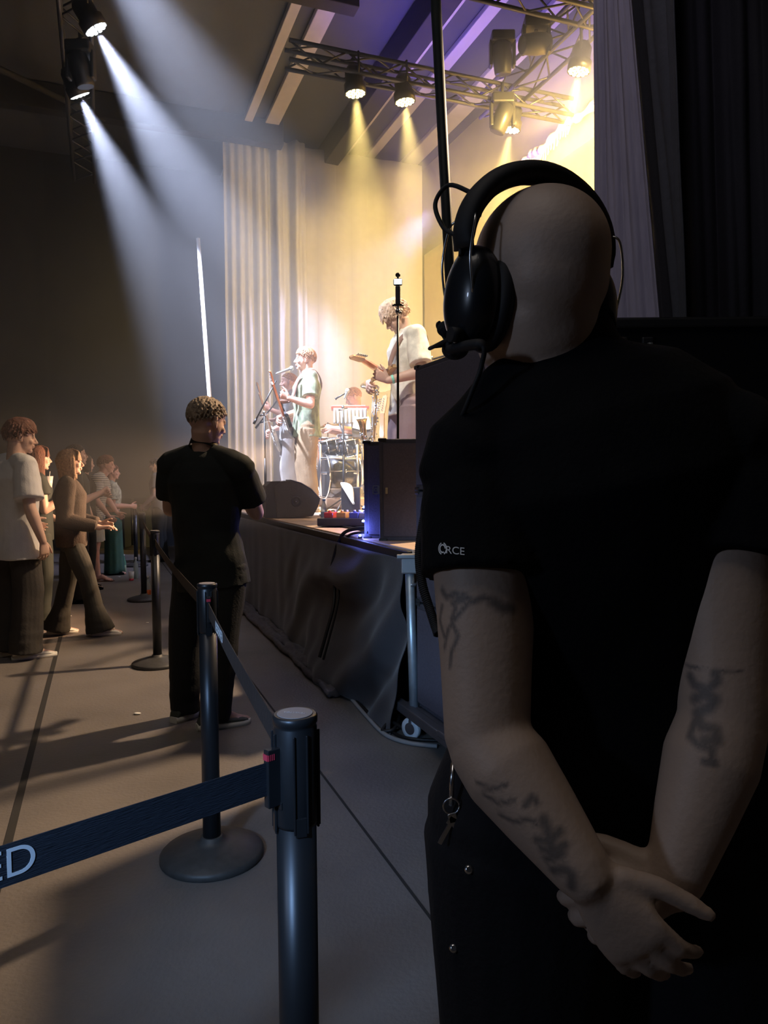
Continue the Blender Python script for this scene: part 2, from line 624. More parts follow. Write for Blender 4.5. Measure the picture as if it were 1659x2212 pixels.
# ------------------------------------------------------------------ trusses and lamp heads
M_truss = mat('truss_alu', (0.10, 0.10, 0.11), 0.45, 0.6, var=0.1)
def truss(label, a, b_, w=0.29, seg=0.35, m=M_truss):
    a = Vector(a); b_ = Vector(b_)
    root = thing('lighting_truss', label, 'truss', a)
    x, y, d = frame_from(b_ - a)
    L = (b_ - a).length; h = w / 2
    corners = [x * h + y * h, -x * h + y * h, -x * h - y * h, x * h - y * h]
    bm = bmesh.new()
    for c in corners:
        cyl(bm, a + c, b_ + c, 0.024, n=8)
    obj('chords', bm, m, root)
    bm = bmesh.new()
    n = int(L / seg)
    for i in range(n):
        p = a + d * (L * i / n); q = a + d * (L * (i + 1) / n)
        for k_ in range(4):
            c0 = corners[k_]; c1 = corners[(k_ + 1) % 4]
            if i % 2: c0, c1 = c1, c0
            cyl(bm, p + c0, q + c1, 0.011, n=6)
    o = obj('lattice', bm, m, root)
    return root
truss('dark lattice truss along the audience side carrying the two white lamps', W(5.0, FRONT_V, 6.12), W(12.6, FRONT_V, 6.12))
truss('lattice truss across the stage above the two middle yellow lamps', W(8.05, 2.0, 5.92), W(8.05, 5.6, 5.92), w=.2, seg=.3)
truss('nearer lattice truss crossing at the top of the picture', W(6.45, 3.0, 6.12), W(6.45, 5.9, 6.12))
truss('slanting lattice truss along the rear of the stage with two yellow lamps', W(4.5, 4.85, 6.12), W(8.7, 4.85, 6.12))

M_lampb = mat('lamp_body', (0.03, 0.03, 0.033), 0.4, var=0.1)
M_ledw = mat('led_white', (1, 1, 1), 0.3, emit=(0.85, 0.95, 1.0), estr=7)
M_ledy = mat('led_yellow', (1, 1, 1), 0.3, emit=(1.0, 0.85, 0.32), estr=9)
M_face = mat('lamp_face', (0.06, 0.06, 0.065), 0.3)
def lamp(label, c, aim, led, group, white, hang=6.0, r=0.11):
    d = (aim - c).normalized()
    root = thing('stage_lamp', label, 'stage light', c, 0, group)
    x, y, _ = frame_from(d)
    bm = bmesh.new()
    lathe(bm, [(0.02, -0.30), (0.07, -0.29), (0.10, -0.24), (0.10, -0.12), (r + 0.012, -0.10), (r + 0.012, 0.0), (r, 0.0), (r, -0.012)], c, d, 28)
    obj('housing', bm, M_lampb, root)
    bm = bmesh.new()
    lathe(bm, [(r * 0.99, -0.010), (r * 0.99, -0.004)], c, d, 28)
    obj('lens_plate', bm, M_face, root)
    bm = bmesh.new()
    spots = [(0, 0)] + [(0.44 * r * math.cos(a), 0.44 * r * math.sin(a)) for a in [i * PI / 3 for i in range(6)]] + \
            [(0.82 * r * math.cos(a), 0.82 * r * math.sin(a)) for a in [i * PI / 6 + .2 for i in range(12)]]
    for sx, sy in spots:
        q = c + x * sx + y * sy
        lathe(bm, [(r * 0.17, -0.003), (r * 0.17, 0.002), (r * 0.1, 0.006)], q, d, 10)
    o = obj('led_cluster', bm, led, root)
    # yoke up to the truss
    bm = bmesh.new()
    side = Vector((d.y, -d.x, 0))
    side = side.normalized() if side.length > 1e-3 else Vector((1, 0, 0))
    cc = c - d * 0.18
    top = Vector((cc.x, cc.y, max(cc.z + 0.24, hang - 0.15)))
    for s_ in (-1, 1):
        tube(bm, [cc + side * 0.115 * s_, cc + side * 0.125 * s_ + Vector((0, 0, 0.1)), Vector((cc.x, cc.y, cc.z + 0.22)) + side * 0.11 * s_], 0.012, 6)
    tube(bm, [Vector((cc.x, cc.y, cc.z + 0.22)) + side * 0.12, Vector((cc.x, cc.y, cc.z + 0.22)) - side * 0.12], 0.014, 6)
    cyl(bm, (cc.x, cc.y, cc.z + 0.22), top, 0.016, n=8)
    obj('yoke', bm, M_lampb, root)
    return root
lamp('upper of the two bright white round stage lamps at top left', WHITE[0][0], WHITE[0][1], M_ledw, 'white stage lamps', True)
lamp('lower of the two bright white round stage lamps at top left', WHITE[1][0], WHITE[1][1], M_ledw, 'white stage lamps', True)
lamp('leftmost yellow stage lamp, on the truss across the stage', YELLOW[0][0], YELLOW[0][1], M_ledy, 'yellow stage lamps', False)
lamp('yellow stage lamp just left of the tall black pole', YELLOW[1][0], YELLOW[1][1], M_ledy, 'yellow stage lamps', False)
lamp('lower yellow stage lamp right of the tall black pole', YELLOW[2][0], YELLOW[2][1], M_ledy, 'yellow stage lamps', False)
lamp('highest yellow stage lamp, near the side curtain', YELLOW[3][0], YELLOW[3][1], M_ledy, 'yellow stage lamps', False)
# unlit moving heads
def moving_head(label, c, hang, tilt):
    c = Vector(c)
    root = thing('moving_head_lamp', label, 'stage light', c, 0, 'unlit moving heads')
    bm = bmesh.new(); box(bm, c + Vector((0, 0, 0.2)), (0.26, 0.22, 0.12), None, 0.02); cyl(bm, c + Vector((0, 0, 0.24)), (c.x, c.y, hang), 0.02)
    obj('base', bm, M_lampb, root)
    bm = bmesh.new()
    bm.free()
    for s_ in (-1, 1):
        bm = bmesh.new(); box(bm, c + Vector((0.13 * s_, 0, 0.04)), (0.035, 0.10, 0.28), None, 0.01)
        obj('yoke_arm', bm, M_lampb, root)
    bm = bmesh.new()
    lathe(bm, [(0.05, -0.17), (0.10, -0.14), (0.11, 0.0), (0.095, 0.15), (0.085, 0.17)], c, tilt, 20)
    obj('head', bm, M_lampb, root)
moving_head('unlit moving head lamp hanging in front of the purple ceiling', P(1085, 125, 8.6), 6.0, (0.1, 0.3, -1))
moving_head('unlit moving head lamp clamped on the slanting truss', P(1158, 95, 8.0), 6.0, (-1, -0.3, -0.2))
moving_head('unlit dark lamp between the two white stage lamps', P(175, 150, 7.95), 6.0, (0.2, 0.2, -1))
moving_head('unlit lamp at the lower end of the slanting truss', P(1085, 255, 9.0), 6.0, (-0.4, 0.2, -1))

# white cloth swag high on the wall
bm = bmesh.new()
pts = smoothpath([W(9.6, 5.8, 5.80), W(9.2, 5.8, 5.88), W(8.9, 5.78, 5.82), W(8.4, 5.8, 5.95), W(8.0, 5.78, 5.88), W(7.0, 5.8, 5.95), W(6.0, 5.8, 5.9)], 8)
tube(bm, pts, [0.05 + 0.02 * math.sin(i * 1.7) for i in range(len(pts))], 8)
for i in range(26):
    p = pts[i]
    tube(bm, [p, p + Vector((0.02, 0, -0.06)), p + Vector((0.0, 0, -0.11 - 0.07 * abs(math.sin(i * 2.3))))], [0.035, 0.025, 0.008], 6)
o = obj('rolled_cloth', bm, mat('cloth_cream', (0.75, 0.68, 0.6), 0.8, var=.1)); rebase(o, W(8.5, 5.8, 5.8))
tag(o, 'ragged roll of pale cloth tied high along the yellow wall', 'cloth')

# poles
def pole(name, label, a, b_, r, m, cat='pole', r2=None):
    a = Vector(a); b_ = Vector(b_)
    root = thing(name, label, cat, a)
    bm = bmesh.new(); cyl(bm, a, b_, r, r2, n=14); obj('shaft', bm, m, root)
    bm = bmesh.new(); lathe(bm, [(r * 3.2, 0), (r * 3.2, 0.01), (r * 1.4, 0.03), (r * 1.4, .06)], a, (0, 0, 1), 20); obj('foot_plate', bm, m, root)
    return root
pa_, pb_ = P(989, 930, 4.75), P(938, -60, 4.75)
dd = (pb_ - pa_) / (pb_.z - pa_.z)
pole('tall_pole', 'tall dark blue-black pole rising behind the speaker tower', pa_ + dd * (SH - pa_.z), pb_ + dd * 0.5, 0.033, mat('pole_blue', (0.012, 0.022, 0.03), 0.6))
qa, qb = P(453, 862, 9.6), P(428, 515, 9.6)
dd = (qb - qa) / (qb.z - qa.z)
pole('lighting_stand', 'tall pale pole rising behind the photographer far down the hall', qa + dd * (0.0 - qa.z), qb, 0.030, mat('pole_pale', (0.9, 0.88, 0.9), 0.5), r2=0.024)
# ================================================================== people builder
def remeshed(bm, voxel, smooth=2, fac=0.5, disp=None):
    """fuse overlapping volumes into one continuous surface"""
    me = bpy.data.meshes.new('tmp')
    bmesh.ops.recalc_face_normals(bm, faces=list(bm.faces))
    bm.to_mesh(me); bm.free()
    o = bpy.data.objects.new('tmp', me)
    COL.objects.link(o)
    md = o.modifiers.new('r', 'REMESH'); md.mode = 'VOXEL'; md.voxel_size = voxel; md.adaptivity = 0
    if smooth:
        ms = o.modifiers.new('s', 'SMOOTH'); ms.factor = fac; ms.iterations = smooth
    dg = bpy.context.evaluated_depsgraph_get()
    out = bpy.data.meshes.new_from_object(o.evaluated_get(dg))
    bpy.data.objects.remove(o); bpy.data.meshes.remove(me)
    if disp:
        nr = [v.normal.copy() for v in out.vertices]
        for v, n in zip(out.vertices, nr):
            v.co = v.co + n * disp(v.co, n)
    out.polygons.foreach_set('use_smooth', [True] * len(out.polygons))
    return out


def mobj(name, me, m, parent):
    me.name = name
    me.materials.clear()
    me.materials.append(m)
    o = bpy.data.objects.new(name, me)
    COL.objects.link(o)
    o.parent = parent
    me.transform(world_m(parent).inverted())
    return o


def limb(bm, pts, rad, n=28, side=None, flat=1.0):
    """tapering rounded limb through pts with radii rad (hemispherical ends)"""
    pts = [Vector(p) for p in pts]
    P_, R_ = [], []
    d0 = (pts[1] - pts[0]).normalized(); d1 = (pts[-1] - pts[-2]).normalized()
    for a in (1.0, 0.8, 0.45):
        P_.append(pts[0] - d0 * rad[0] * math.sin(a * PI / 2)); R_.append(rad[0] * math.cos(a * PI / 2) + 1e-4)
    for p, r in zip(pts, rad):
        P_.append(p); R_.append(r)
    for a in (0.45, 0.8, 1.0):
        P_.append(pts[-1] + d1 * rad[-1] * math.sin(a * PI / 2)); R_.append(rad[-1] * math.cos(a * PI / 2) + 1e-4)
    rings = []; x = None
    for i, p in enumerate(P_):
        d = P_[min(i + 1, len(P_) - 1)] - P_[max(i - 1, 0)]
        d.normalize()
        if x is None:
            x = (Vector(side) - d * d.dot(Vector(side))).normalized() if side is not None else frame_from(d)[0]
        else:
            x = (x - d * x.dot(d)).normalized()
        y = d.cross(x)
        rings.append(ring(p, x, y, R_[i], R_[i] * flat, n))
    loft(bm, rings)


def lerp(a, b, t):
    return a + (b - a) * t


def rotm(axis, deg):
    return Matrix.Rotation(math.radians(deg), 3, axis)


def head_geo(bm, c, R, s=1.0, jaw=1.0, ears=True):
    def e(p, r, seg=16, rg=10):
        ellipsoid(bm, c + R @ (Vector(p) * s), r[0] * s, r[1] * s, r[2] * s, R, seg, rg)
    e((0, -0.012, 0.035), (0.074, 0.097, 0.083), 32, 20)
    e((0, -0.045, 0.005), (0.066, 0.062, 0.062))
    e((0, 0.026, -0.02), (0.062, 0.062, 0.082), 24, 14)
    e((0, 0.03, -0.068), (0.050 * jaw, 0.052, 0.042))
    e((0, 0.067, -0.096), (0.022, 0.018, 0.017))
    e((0, 0.060, 0.045), (0.052, 0.030, 0.032))
    e((0, 0.080, 0.020), (0.046, 0.011, 0.009))
    for q in (-1, 1):
        e((0.034 * q, 0.062, -0.028), (0.024, 0.022, 0.022))
        e((0.030 * q, 0.078, 0.003), (0.0125, 0.009, 0.009))
        e((0.030 * q, 0.082, 0.008), (0.014, 0.008, 0.004))
    limb(bm, [c + R @ (Vector((0, 0.085, 0.012)) * s), c + R @ (Vector((0, 0.096, -0.010)) * s), c + R @ (Vector((0, 0.107, -0.030)) * s)],
         [0.007 * s, 0.009 * s, 0.012 * s])
    for q in (-1, 1):
        e((0.011 * q, 0.094, -0.036), (0.008, 0.010, 0.007))
    e((0, 0.088, -0.055), (0.023, 0.010, 0.006))
    e((0, 0.086, -0.067), (0.019, 0.010, 0.006))
    if ears:
        for q in (-1, 1):
            e((0.077 * q, -0.008, -0.004), (0.009, 0.021, 0.031))
            e((0.080 * q, -0.010, 0.016), (0.009, 0.017, 0.013))
            e((0.075 * q, 0.0, -0.028), (0.008, 0.011, 0.011))


def hand_geo(bm, wrist, fdir, back, thumb_side, s=1.0, curl=(25, 30, 25), spread=3.0, tcurl=20, curls=None, tdir=None):
    """fdir: finger direction, back: normal out of the back of the hand, thumb_side: towards the thumb"""
    f = Vector(fdir).normalized()
    b = Vector(back); b = (b - f * b.dot(f)).normalized()
    a = Vector(thumb_side); a = (a - f * a.dot(f) - b * a.dot(b)).normalized()
    w = Vector(wrist)
    rings = []
    for t, hw, ht, off in ((-0.012, .012, .010, 0), (-0.004, .025, .018, 0), (0.02, .030, .018, 0), (0.05, .038, .016, 0), (0.075, .041, .0135, 0), (0.090, .039, .011, 0), (0.096, .030, .007, 0)):
        rings.append(ring(w + f * t * s, a, b, hw * s, ht * s, 18))
    loft(bm, rings)
    ellipsoid(bm, w + (f * 0.035 + a * 0.024 - b * 0.008) * s, 0.016 * s, 0.016 * s, 0.028 * s, Matrix((a, b, f)).transposed())
    offs = (0.031, 0.0105, -0.0105, -0.031)
    lens = (0.072, 0.081, 0.075, 0.060)
    for i in range(4):
        cu = curls[i] if curls else curl
        base = w + (f * (0.088 - 0.006 * (abs(i - 1.3))) + a * offs[i]) * s
        d = (f + a * (1.2 - i) * math.tan(math.radians(spread))).normalized()
        ax = a
        p = base; pts = [base - f * 0.02 * s, base]
        dd = d; L = lens[i] * s
        for sg, fr in enumerate((0.46, 0.30, 0.24)):
            dd = (Matrix.Rotation(math.radians(cu[sg]), 3, ax) @ dd).normalized() if (Matrix.Rotation(math.radians(5), 3, ax) @ f).dot(b) < 0 else (Matrix.Rotation(-math.radians(cu[sg]), 3, ax) @ dd).normalized()
            p = p + dd * L * fr
            pts.append(p)
        r0 = 0.0092 if i < 3 else 0.008
        limb(bm, pts, [r0 * s, r0 * s, r0 * 0.98 * s, r0 * 0.88 * s, r0 * 0.75 * s], 12)
    tb = w + (f * 0.022 + a * 0.026 - b * 0.004) * s
    td = tdir or (f * 0.75 + a * 0.62 - b * 0.25)
    td = Vector(td).normalized()
    q1 = tb + td * 0.042 * s
    t2 = (td + f * math.sin(math.radians(tcurl)) - a * 0.35 * math.sin(math.radians(tcurl))).normalized()
    q2 = q1 + t2 * 0.034 * s
    q3 = q2 + (t2 + f * 0.15).normalized() * 0.022 * s
    limb(bm, [tb, q1, q2, q3], [0.014 * s, 0.0115 * s, 0.0105 * s, 0.008 * s], 12)


def shoe_geo(a, f, L=0.28, bare=False, z0=0.0, hi=0.0):
    """returns (upper bm, sole bm): a = ankle ground point (below ankle), f = toe direction"""
    f = Vector((f[0], f[1], 0)).normalized(); x = Vector((f.y, -f.x, 0))
    a = Vector((a[0], a[1], z0))
    up = bmesh.new(); so = bmesh.new()
    prof = [(-0.30, .030, .045), (-0.27, .036, .075), (-0.20, .040, .095 + hi), (-0.08, .041, .100 + hi), (0.05, .042, .082), (0.20, .046, .062), (0.38, .050, .052), (0.52, .048, .044), (0.62, .036, .034), (0.66, .018, .022)]
    k = L / 0.98
    rings = []
    for t, hw, h in prof:
        c = a + f * (t * k)
        r = []
        for i in range(16):
            an = 2 * PI * i / 16
            cx = math.cos(an); cz = math.sin(an)
            zz = 0.022 + (h - 0.022) * (0.5 + 0.5 * cz)
            wd = hw * (abs(cx) ** 0.8) * (1 if cx > 0 else -1) * (1.0 if cz < 0.2 else 1 - 0.45 * (cz - 0.2))
            r.append(c + x * wd + Vector((0, 0, zz)))
        rings.append(r)
    loft(up, rings)
    rings = []
    for t, hw, h in [(-0.32, .024, 0), (-0.29, .034, 0), (-0.2, .040, 0), (0.0, .038, 0), (0.2, .046, 0), (0.4, .053, 0), (0.55, .048, 0), (0.65, .034, 0), (0.69, .016, 0.004)]:
        c = a + f * (t * k)
        th = 0.032 if t < 0.1 else 0.026
        rings.append([c + x * hw + Vector((0, 0, h)), c + x * hw * 1.04 + Vector((0, 0, th)), c + x * hw * .8 + Vector((0, 0, th + .002)), c - x * hw * .8 + Vector((0, 0, th + .002)), c - x * hw * 1.04 + Vector((0, 0, th)), c - x * hw + Vector((0, 0, h))])
    loft(so, rings)
    return up, so


M_skin = mat('skin_fair', (0.62, 0.40, 0.31), 0.5, var=0.06, vscale=14, bump=0.08, bscale=120)
M_skin2 = mat('skin_ruddy', (0.66, 0.36, 0.27), 0.5, var=0.08, vscale=14, bump=0.08, bscale=120)
M_eye = mat('eye_dark', (0.05, 0.04, 0.04), 0.25)

DEF = dict(pelvis=(0, 0, .93), waist=(0, .0, 1.08), chest=(0, .0, 1.28), neck=(0, -.02, 1.455), head=(0, .012, 1.625),
           sl=(-.185, -.015, 1.415), sr=(.185, -.015, 1.415), el=(-.235, -.03, 1.13), er=(.235, -.03, 1.13),
           wl=(-.225, .06, .90), wr=(.225, .06, .90), hl=(-.09, 0, .92), hr=(.09, 0, .92),
           kl=(-.105, .02, .50), kr=(.105, .02, .50), al=(-.115, -.02, .09), ar=(.115, -.02, .09))


class Fig:
    pass


def figure(label, loc, rz, H=1.75, name='person', J=None, WJ=None, lean=0.0, twist=0.0, head_yaw=0.0, head_pitch=0.0, head_roll=0.0,
           girth=1.0, shoulder=1.0, skin=None, voxel=0.006, arm=1.0, head_s=1.0, hands=None, group=None, zfoot=0.0,
           toes=((-.15, 1), (.15, 1)), ears=True, eyes=True, neck_r=1.0, leg_r=1.0, ink=None, base_z=None, head_smooth=0):
    """loc: ground point between the feet; rz: 0 faces +y, positive turns left"""
    k = H / 1.75
    root = thing(name, label, 'person', Vector((loc[0], loc[1], zfoot if base_z is None else base_z)), rz, group)
    M = Matrix.Translation((loc[0], loc[1], zfoot)) @ Matrix.Rotation(rz, 4, 'Z')
    R3 = M.to_3x3()
    j = {q: Vector(p) for q, p in DEF.items()}
    for q in ('sl', 'sr', 'el', 'er', 'wl', 'wr'):
        j[q].x *= shoulder
    Lm = Matrix.Rotation(-math.radians(lean), 3, 'X') @ Matrix.Rotation(math.radians(twist), 3, 'Z')
    piv = Vector((0, 0, .93))
    for q in ('waist', 'chest', 'neck', 'head', 'sl', 'sr', 'el', 'er', 'wl', 'wr'):
        m_ = Lm if q != 'waist' else Matrix.Rotation(-math.radians(lean * .5), 3, 'X')
        j[q] = piv + m_ @ (j[q] - piv)
    if J:
        for q, p in J.items():
            j[q] = Vector(p)
    j = {q: M @ (p * k) for q, p in j.items()}
    if WJ:
        for q, p in WJ.items():
            j[q] = Vector(p)
    F = Fig(); F.root = root; F.j = j; F.R3 = R3; F.k = k; F.girth = girth; F.zfoot = zfoot
    g = girth * k
    sx = (j['sr'] - j['sl']).normalized(); hx = (j['hr'] - j['hl']).normalized()
    F.sx = sx; F.hx = hx
    spine = (j['neck'] - j['pelvis']).normalized()
    F.fw = spine.cross(sx).normalized() * -1
    F.fw = sx.cross(spine).normalized() * -1
    if F.fw.dot(R3 @ Vector((0, 1, 0))) < 0: F.fw = -F.fw
    bm = bmesh.new()

    def torso_rings(extra=0.0, top=True, low=0, hem=None, loose=0.0, topr=None):
        pts = [(j['pelvis'] + (j['pelvis'] - j['waist']).normalized() * 0.09 * k, .140, .095, hx),
               (j['pelvis'], .165, .112, hx),
               (j['waist'], .145, .102, (hx + sx).normalized()),
               (lerp(j['waist'], j['chest'], .6), .155, .110, sx),
               (j['chest'] + (j['neck'] - j['chest']) * .25, .172 * shoulder, .118, sx),
               (lerp(j['chest'], j['neck'], .62), .168 * shoulder, .100, sx),
               (lerp(j['chest'], j['neck'], .86), .120 * shoulder, .076, sx),
               (j['neck'], .062, .060, sx)]
        return pts
    F.torso = torso_rings
    T = torso_rings()
    rings = []
    for i, (p, rx, ry, xx) in enumerate(T):
        ax = (T[min(i + 1, len(T) - 1)][0] - T[max(i - 1, 0)][0]).normalized()
        yy = ax.cross(xx).normalized()
        xx = yy.cross(ax).normalized()
        rings.append(ring(p, xx, yy, rx * g, ry * g, 28))
    loft(bm, rings)
    # shoulders, trapezius
    for sd, e_, w_ in (('sl', 'el', 'wl'), ('sr', 'er', 'wr')):
        s_ = j[sd]
        limb(bm, [lerp(j['neck'], s_, .25) + Vector((0, 0, .0)) * k, lerp(j['neck'], s_, .62), s_], [.050 * g, .052 * g, .058 * g * arm])
        e = j[e_]; w = j[w_]
        limb(bm, [s_, lerp(s_, e, .35), lerp(s_, e, .75), e], [.058 * k * arm, .054 * k * arm, .045 * k * arm, .041 * k * arm])
        limb(bm, [e, lerp(e, w, .25), lerp(e, w, .6), w], [.041 * k * arm, .044 * k * arm, .036 * k * arm, .027 * k * min(arm, 1.1)])
    # legs
    for h_, k_, a_ in (('hl', 'kl', 'al'), ('hr', 'kr', 'ar')):
        h = j[h_]; kn = j[k_]; an = j[a_]
        lg = leg_r * k
        limb(bm, [h, lerp(h, kn, .4), lerp(h, kn, .8), kn], [.088 * g * leg_r, .080 * lg, .060 * lg, .055 * lg])
        back = -(R3 @ Vector((0, 1, 0))) * 0.012 * k
        limb(bm, [kn, lerp(kn, an, .28) + back, lerp(kn, an, .6) + back * .5, an], [.053 * lg, .058 * lg, .044 * lg, .036 * lg])
    # feet
    F.toe = []
    for (a_, t_) in zip(('al', 'ar'), toes):
        an = j[a_]; td = (R3 @ Vector((t_[0], t_[1], 0))).normalized()
        F.toe.append(td)
        gz = an.z - .09 * k
        heel = Vector((an.x, an.y, gz + .035 * k)) - td * .03 * k
        ball = Vector((an.x, an.y, gz + .030 * k)) + td * .12 * k
        tip = Vector((an.x, an.y, gz + .020 * k)) + td * .18 * k
        limb(bm, [heel, an * .5 + ball * .5 + Vector((0, 0, .005)), ball, tip], [.032 * k, .036 * k, .028 * k, .019 * k], flat=1.0, side=td.cross(Vector((0, 0, 1))))
        limb(bm, [an, heel], [.035 * k, .034 * k])
        xs = td.cross(Vector((0, 0, 1)))
        for q in range(5):
            o_ = (q - 2) * .013 * k
            b0 = ball + xs * o_; limb(bm, [b0, b0 + td * (.07 - .006 * abs(q - 1)) * k - Vector((0, 0, .014 * k))], [.017 * k, .010 * k], 8)
    # neck and head
    hR = R3 @ (Matrix.Rotation(math.radians(head_yaw), 3, 'Z') @ Matrix.Rotation(-math.radians(head_pitch), 3, 'X') @ Matrix.Rotation(math.radians(head_roll), 3, 'Y'))
    hs = k * head_s
    F.hR = hR; F.hs = hs
    hb = j['head'] + hR @ Vector((0, -0.028, -0.045)) * hs
    limb(bm, [j['neck'] - spine * .02 * k, lerp(j['neck'], hb, .5), hb], [.062 * k * neck_r, .057 * k * neck_r, .058 * k * neck_r])
    limb(bm, [j['neck'] + F.fw * .02 * k, j['head'] + hR @ Vector((0, 0.01, -0.07)) * hs], [.045 * k * neck_r, .045 * k * neck_r])
    head_geo(bm, j['head'], hR, hs, ears=ears)
    # hands
    hands = hands or {}
    for sd, e_, w_, q in (('l', 'el', 'wl', -1), ('r', 'er', 'wr', 1)):
        hp = hands.get(sd, {})
        w = j[w_]; e = j[e_]
        fd = Vector(hp.get('f', (w - e).normalized()))
        bk = Vector(hp.get('b', R3 @ Vector((q, 0.0, 0.1))))
        th = Vector(hp.get('t', R3 @ Vector((0, 1, 0.2))))
        hand_geo(bm, w, fd, bk, th, k * hp.get('s', 1.0), hp.get('curl', (22, 28, 20)), tcurl=hp.get('tc', 20), curls=hp.get('curls'), spread=hp.get('spread', 3.0), tdir=hp.get('tdir'))
    me = remeshed(bm, voxel, 5 if head_smooth else 2, 0.45)
    if head_smooth:
        t = bmesh.new(); t.from_mesh(me)
        hv = [v for v in t.verts if (v.co - j['head']).length < .17 * k or ((v.co - lerp(j['neck'], j['head'], .4)).length < .10 * k)]
        for _ in range(head_smooth):
            bmesh.ops.smooth_vert(t, verts=hv, factor=.5, use_axis_x=True, use_axis_y=True, use_axis_z=True)
        t.to_mesh(me); t.free()
    F.body = mobj('body', me, skin or M_skin, root)
    if eyes:
        for q in (-1, 1):
            b2 = bmesh.new()
            ellipsoid(b2, j['head'] + hR @ (Vector((0.030 * q, 0.0835, 0.004)) * hs), .0085 * hs, .0045 * hs, .0042 * hs, hR, 10, 6)
            obj('eye', b2, M_eye, root)
    return F


def cloth_noise(amp, sx=7.0, sz=7.0, seed=0.0):
    def f(p, n):
        return amp * (noise.noise(Vector((p.x * sx + seed, p.y * sx, p.z * sz))) + 0.5 * noise.noise(Vector((p.x * sx * 2.3, p.y * sx * 2.3 + seed, p.z * sz * 2.0))))
    return f


def shirt(F, m, hem=.80, sleeve=0.55, loose=0.02, sl_loose=0.018, name='shirt', amp=0.006, voxel=0.007, flare=0.0, collar=False, neck=.075, sleeve_long=False, cuts=None, hem_shift=(0, 0, 0), shoulder_add=0.0, neck_up=0.0, tilt_l=0.0):
    j, k = F.j, F.k
    g = F.girth * k
    bm = bmesh.new()
    T = F.torso()
    hemdir = (j['pelvis'] - j['waist']).normalized()
    low = j['pelvis'] + hemdir * (0.93 - hem) * k + Vector(hem_shift)
    T2 = [(low, .160 + flare, .110 + flare * .8, F.hx)] + T[1:]
    if hem > .9: T2 = [(low, .155 + flare, .105 + flare * .8, F.hx)] + T[2:]
    rings = []
    for i, (p, rx, ry, xx) in enumerate(T2):
        ax = (T2[min(i + 1, len(T2) - 1)][0] - T2[max(i - 1, 0)][0]).normalized()
        yy = ax.cross(xx).normalized(); xx = yy.cross(ax).normalized()
        ls = loose * (1.0 if i < len(T2) - 3 else 0.7)
        if i == len(T2) - 1:
            rings.append(ring(p + F.fw * 0.004 + Vector((0, 0, .0)), xx, yy, neck * k, neck * .95 * k, 28))
            if neck_up:
                r_ = ring(p + F.fw * (0.004 + neck_up * .3) + ax * neck_up, xx, yy, neck * .97 * k, neck * .93 * k, 28)
                rings.append([q_ - ax * ((q_ - p).dot(F.fw) * .55 + max(0, -(q_ - p).dot(F.sx)) * tilt_l) for q_ in r_])
        else:
            rings.append(ring(p, xx, yy, rx * g + ls, ry * g + ls, 28))
    loft(bm, rings)
    for sd, e_, w_ in (('sl', 'el', 'wl'), ('sr', 'er', 'wr')):
        s_, e, w = j[sd], j[e_], j[w_]
        ar = 1.0
        limb(bm, [lerp(j['neck'], s_, .35), lerp(j['neck'], s_, .68), s_], [.052 * g + loose * .5, .056 * g + loose * .6, .063 * g + loose * .5 + shoulder_add])
        r0 = .062 * k + sl_loose * .7 + shoulder_add
        if sleeve_long:
            limb(bm, [s_, lerp(s_, e, .5), e], [r0, .054 * k + sl_loose, .047 * k + sl_loose])
            a, b_ = e, lerp(e, w, .92)
            d = (b_ - a).normalized(); x, y, _ = frame_from(d)
            loft(bm, [ring(a, x, y, .046 * k + sl_loose, .046 * k + sl_loose, 16), ring(lerp(a, b_, .5), x, y, .046 * k + sl_loose, .046 * k + sl_loose, 16), ring(lerp(a, b_, .93), x, y, .040 * k + sl_loose, .040 * k + sl_loose, 16), ring(b_, x, y, .032 * k + .004, .032 * k + .004, 16)])
        else:
            d = (e - s_).normalized(); x, y, _ = frame_from(d)
            q = lerp(s_, e, sleeve)
            loft(bm, [ring(s_ - d * .02, x, y, r0 * .9, r0 * .9, 20), ring(lerp(s_, q, .4), x, y, r0 + .002, r0 + .002, 20), ring(q, x, y, .056 * k + sl_loose * 1.2 + shoulder_add, .056 * k + sl_loose * 1.2 + shoulder_add, 20)])
    if collar:
        n0 = j['neck'] + Vector((0, 0, .012 * k))
        x, y, d = frame_from(Vector((0, 0, 1)), F.sx)
        loft(bm, [ring(n0 - d * .03 * k, F.sx, F.fw, .085 * k, .080 * k, 24), ring(n0 + d * .012 * k, F.sx, F.fw, .074 * k, .072 * k, 24)])
    me = remeshed(bm, voxel, 2, 0.5, cloth_noise(amp, seed=j['neck'].x * 3))
    return mobj(name, me, m, F.root)


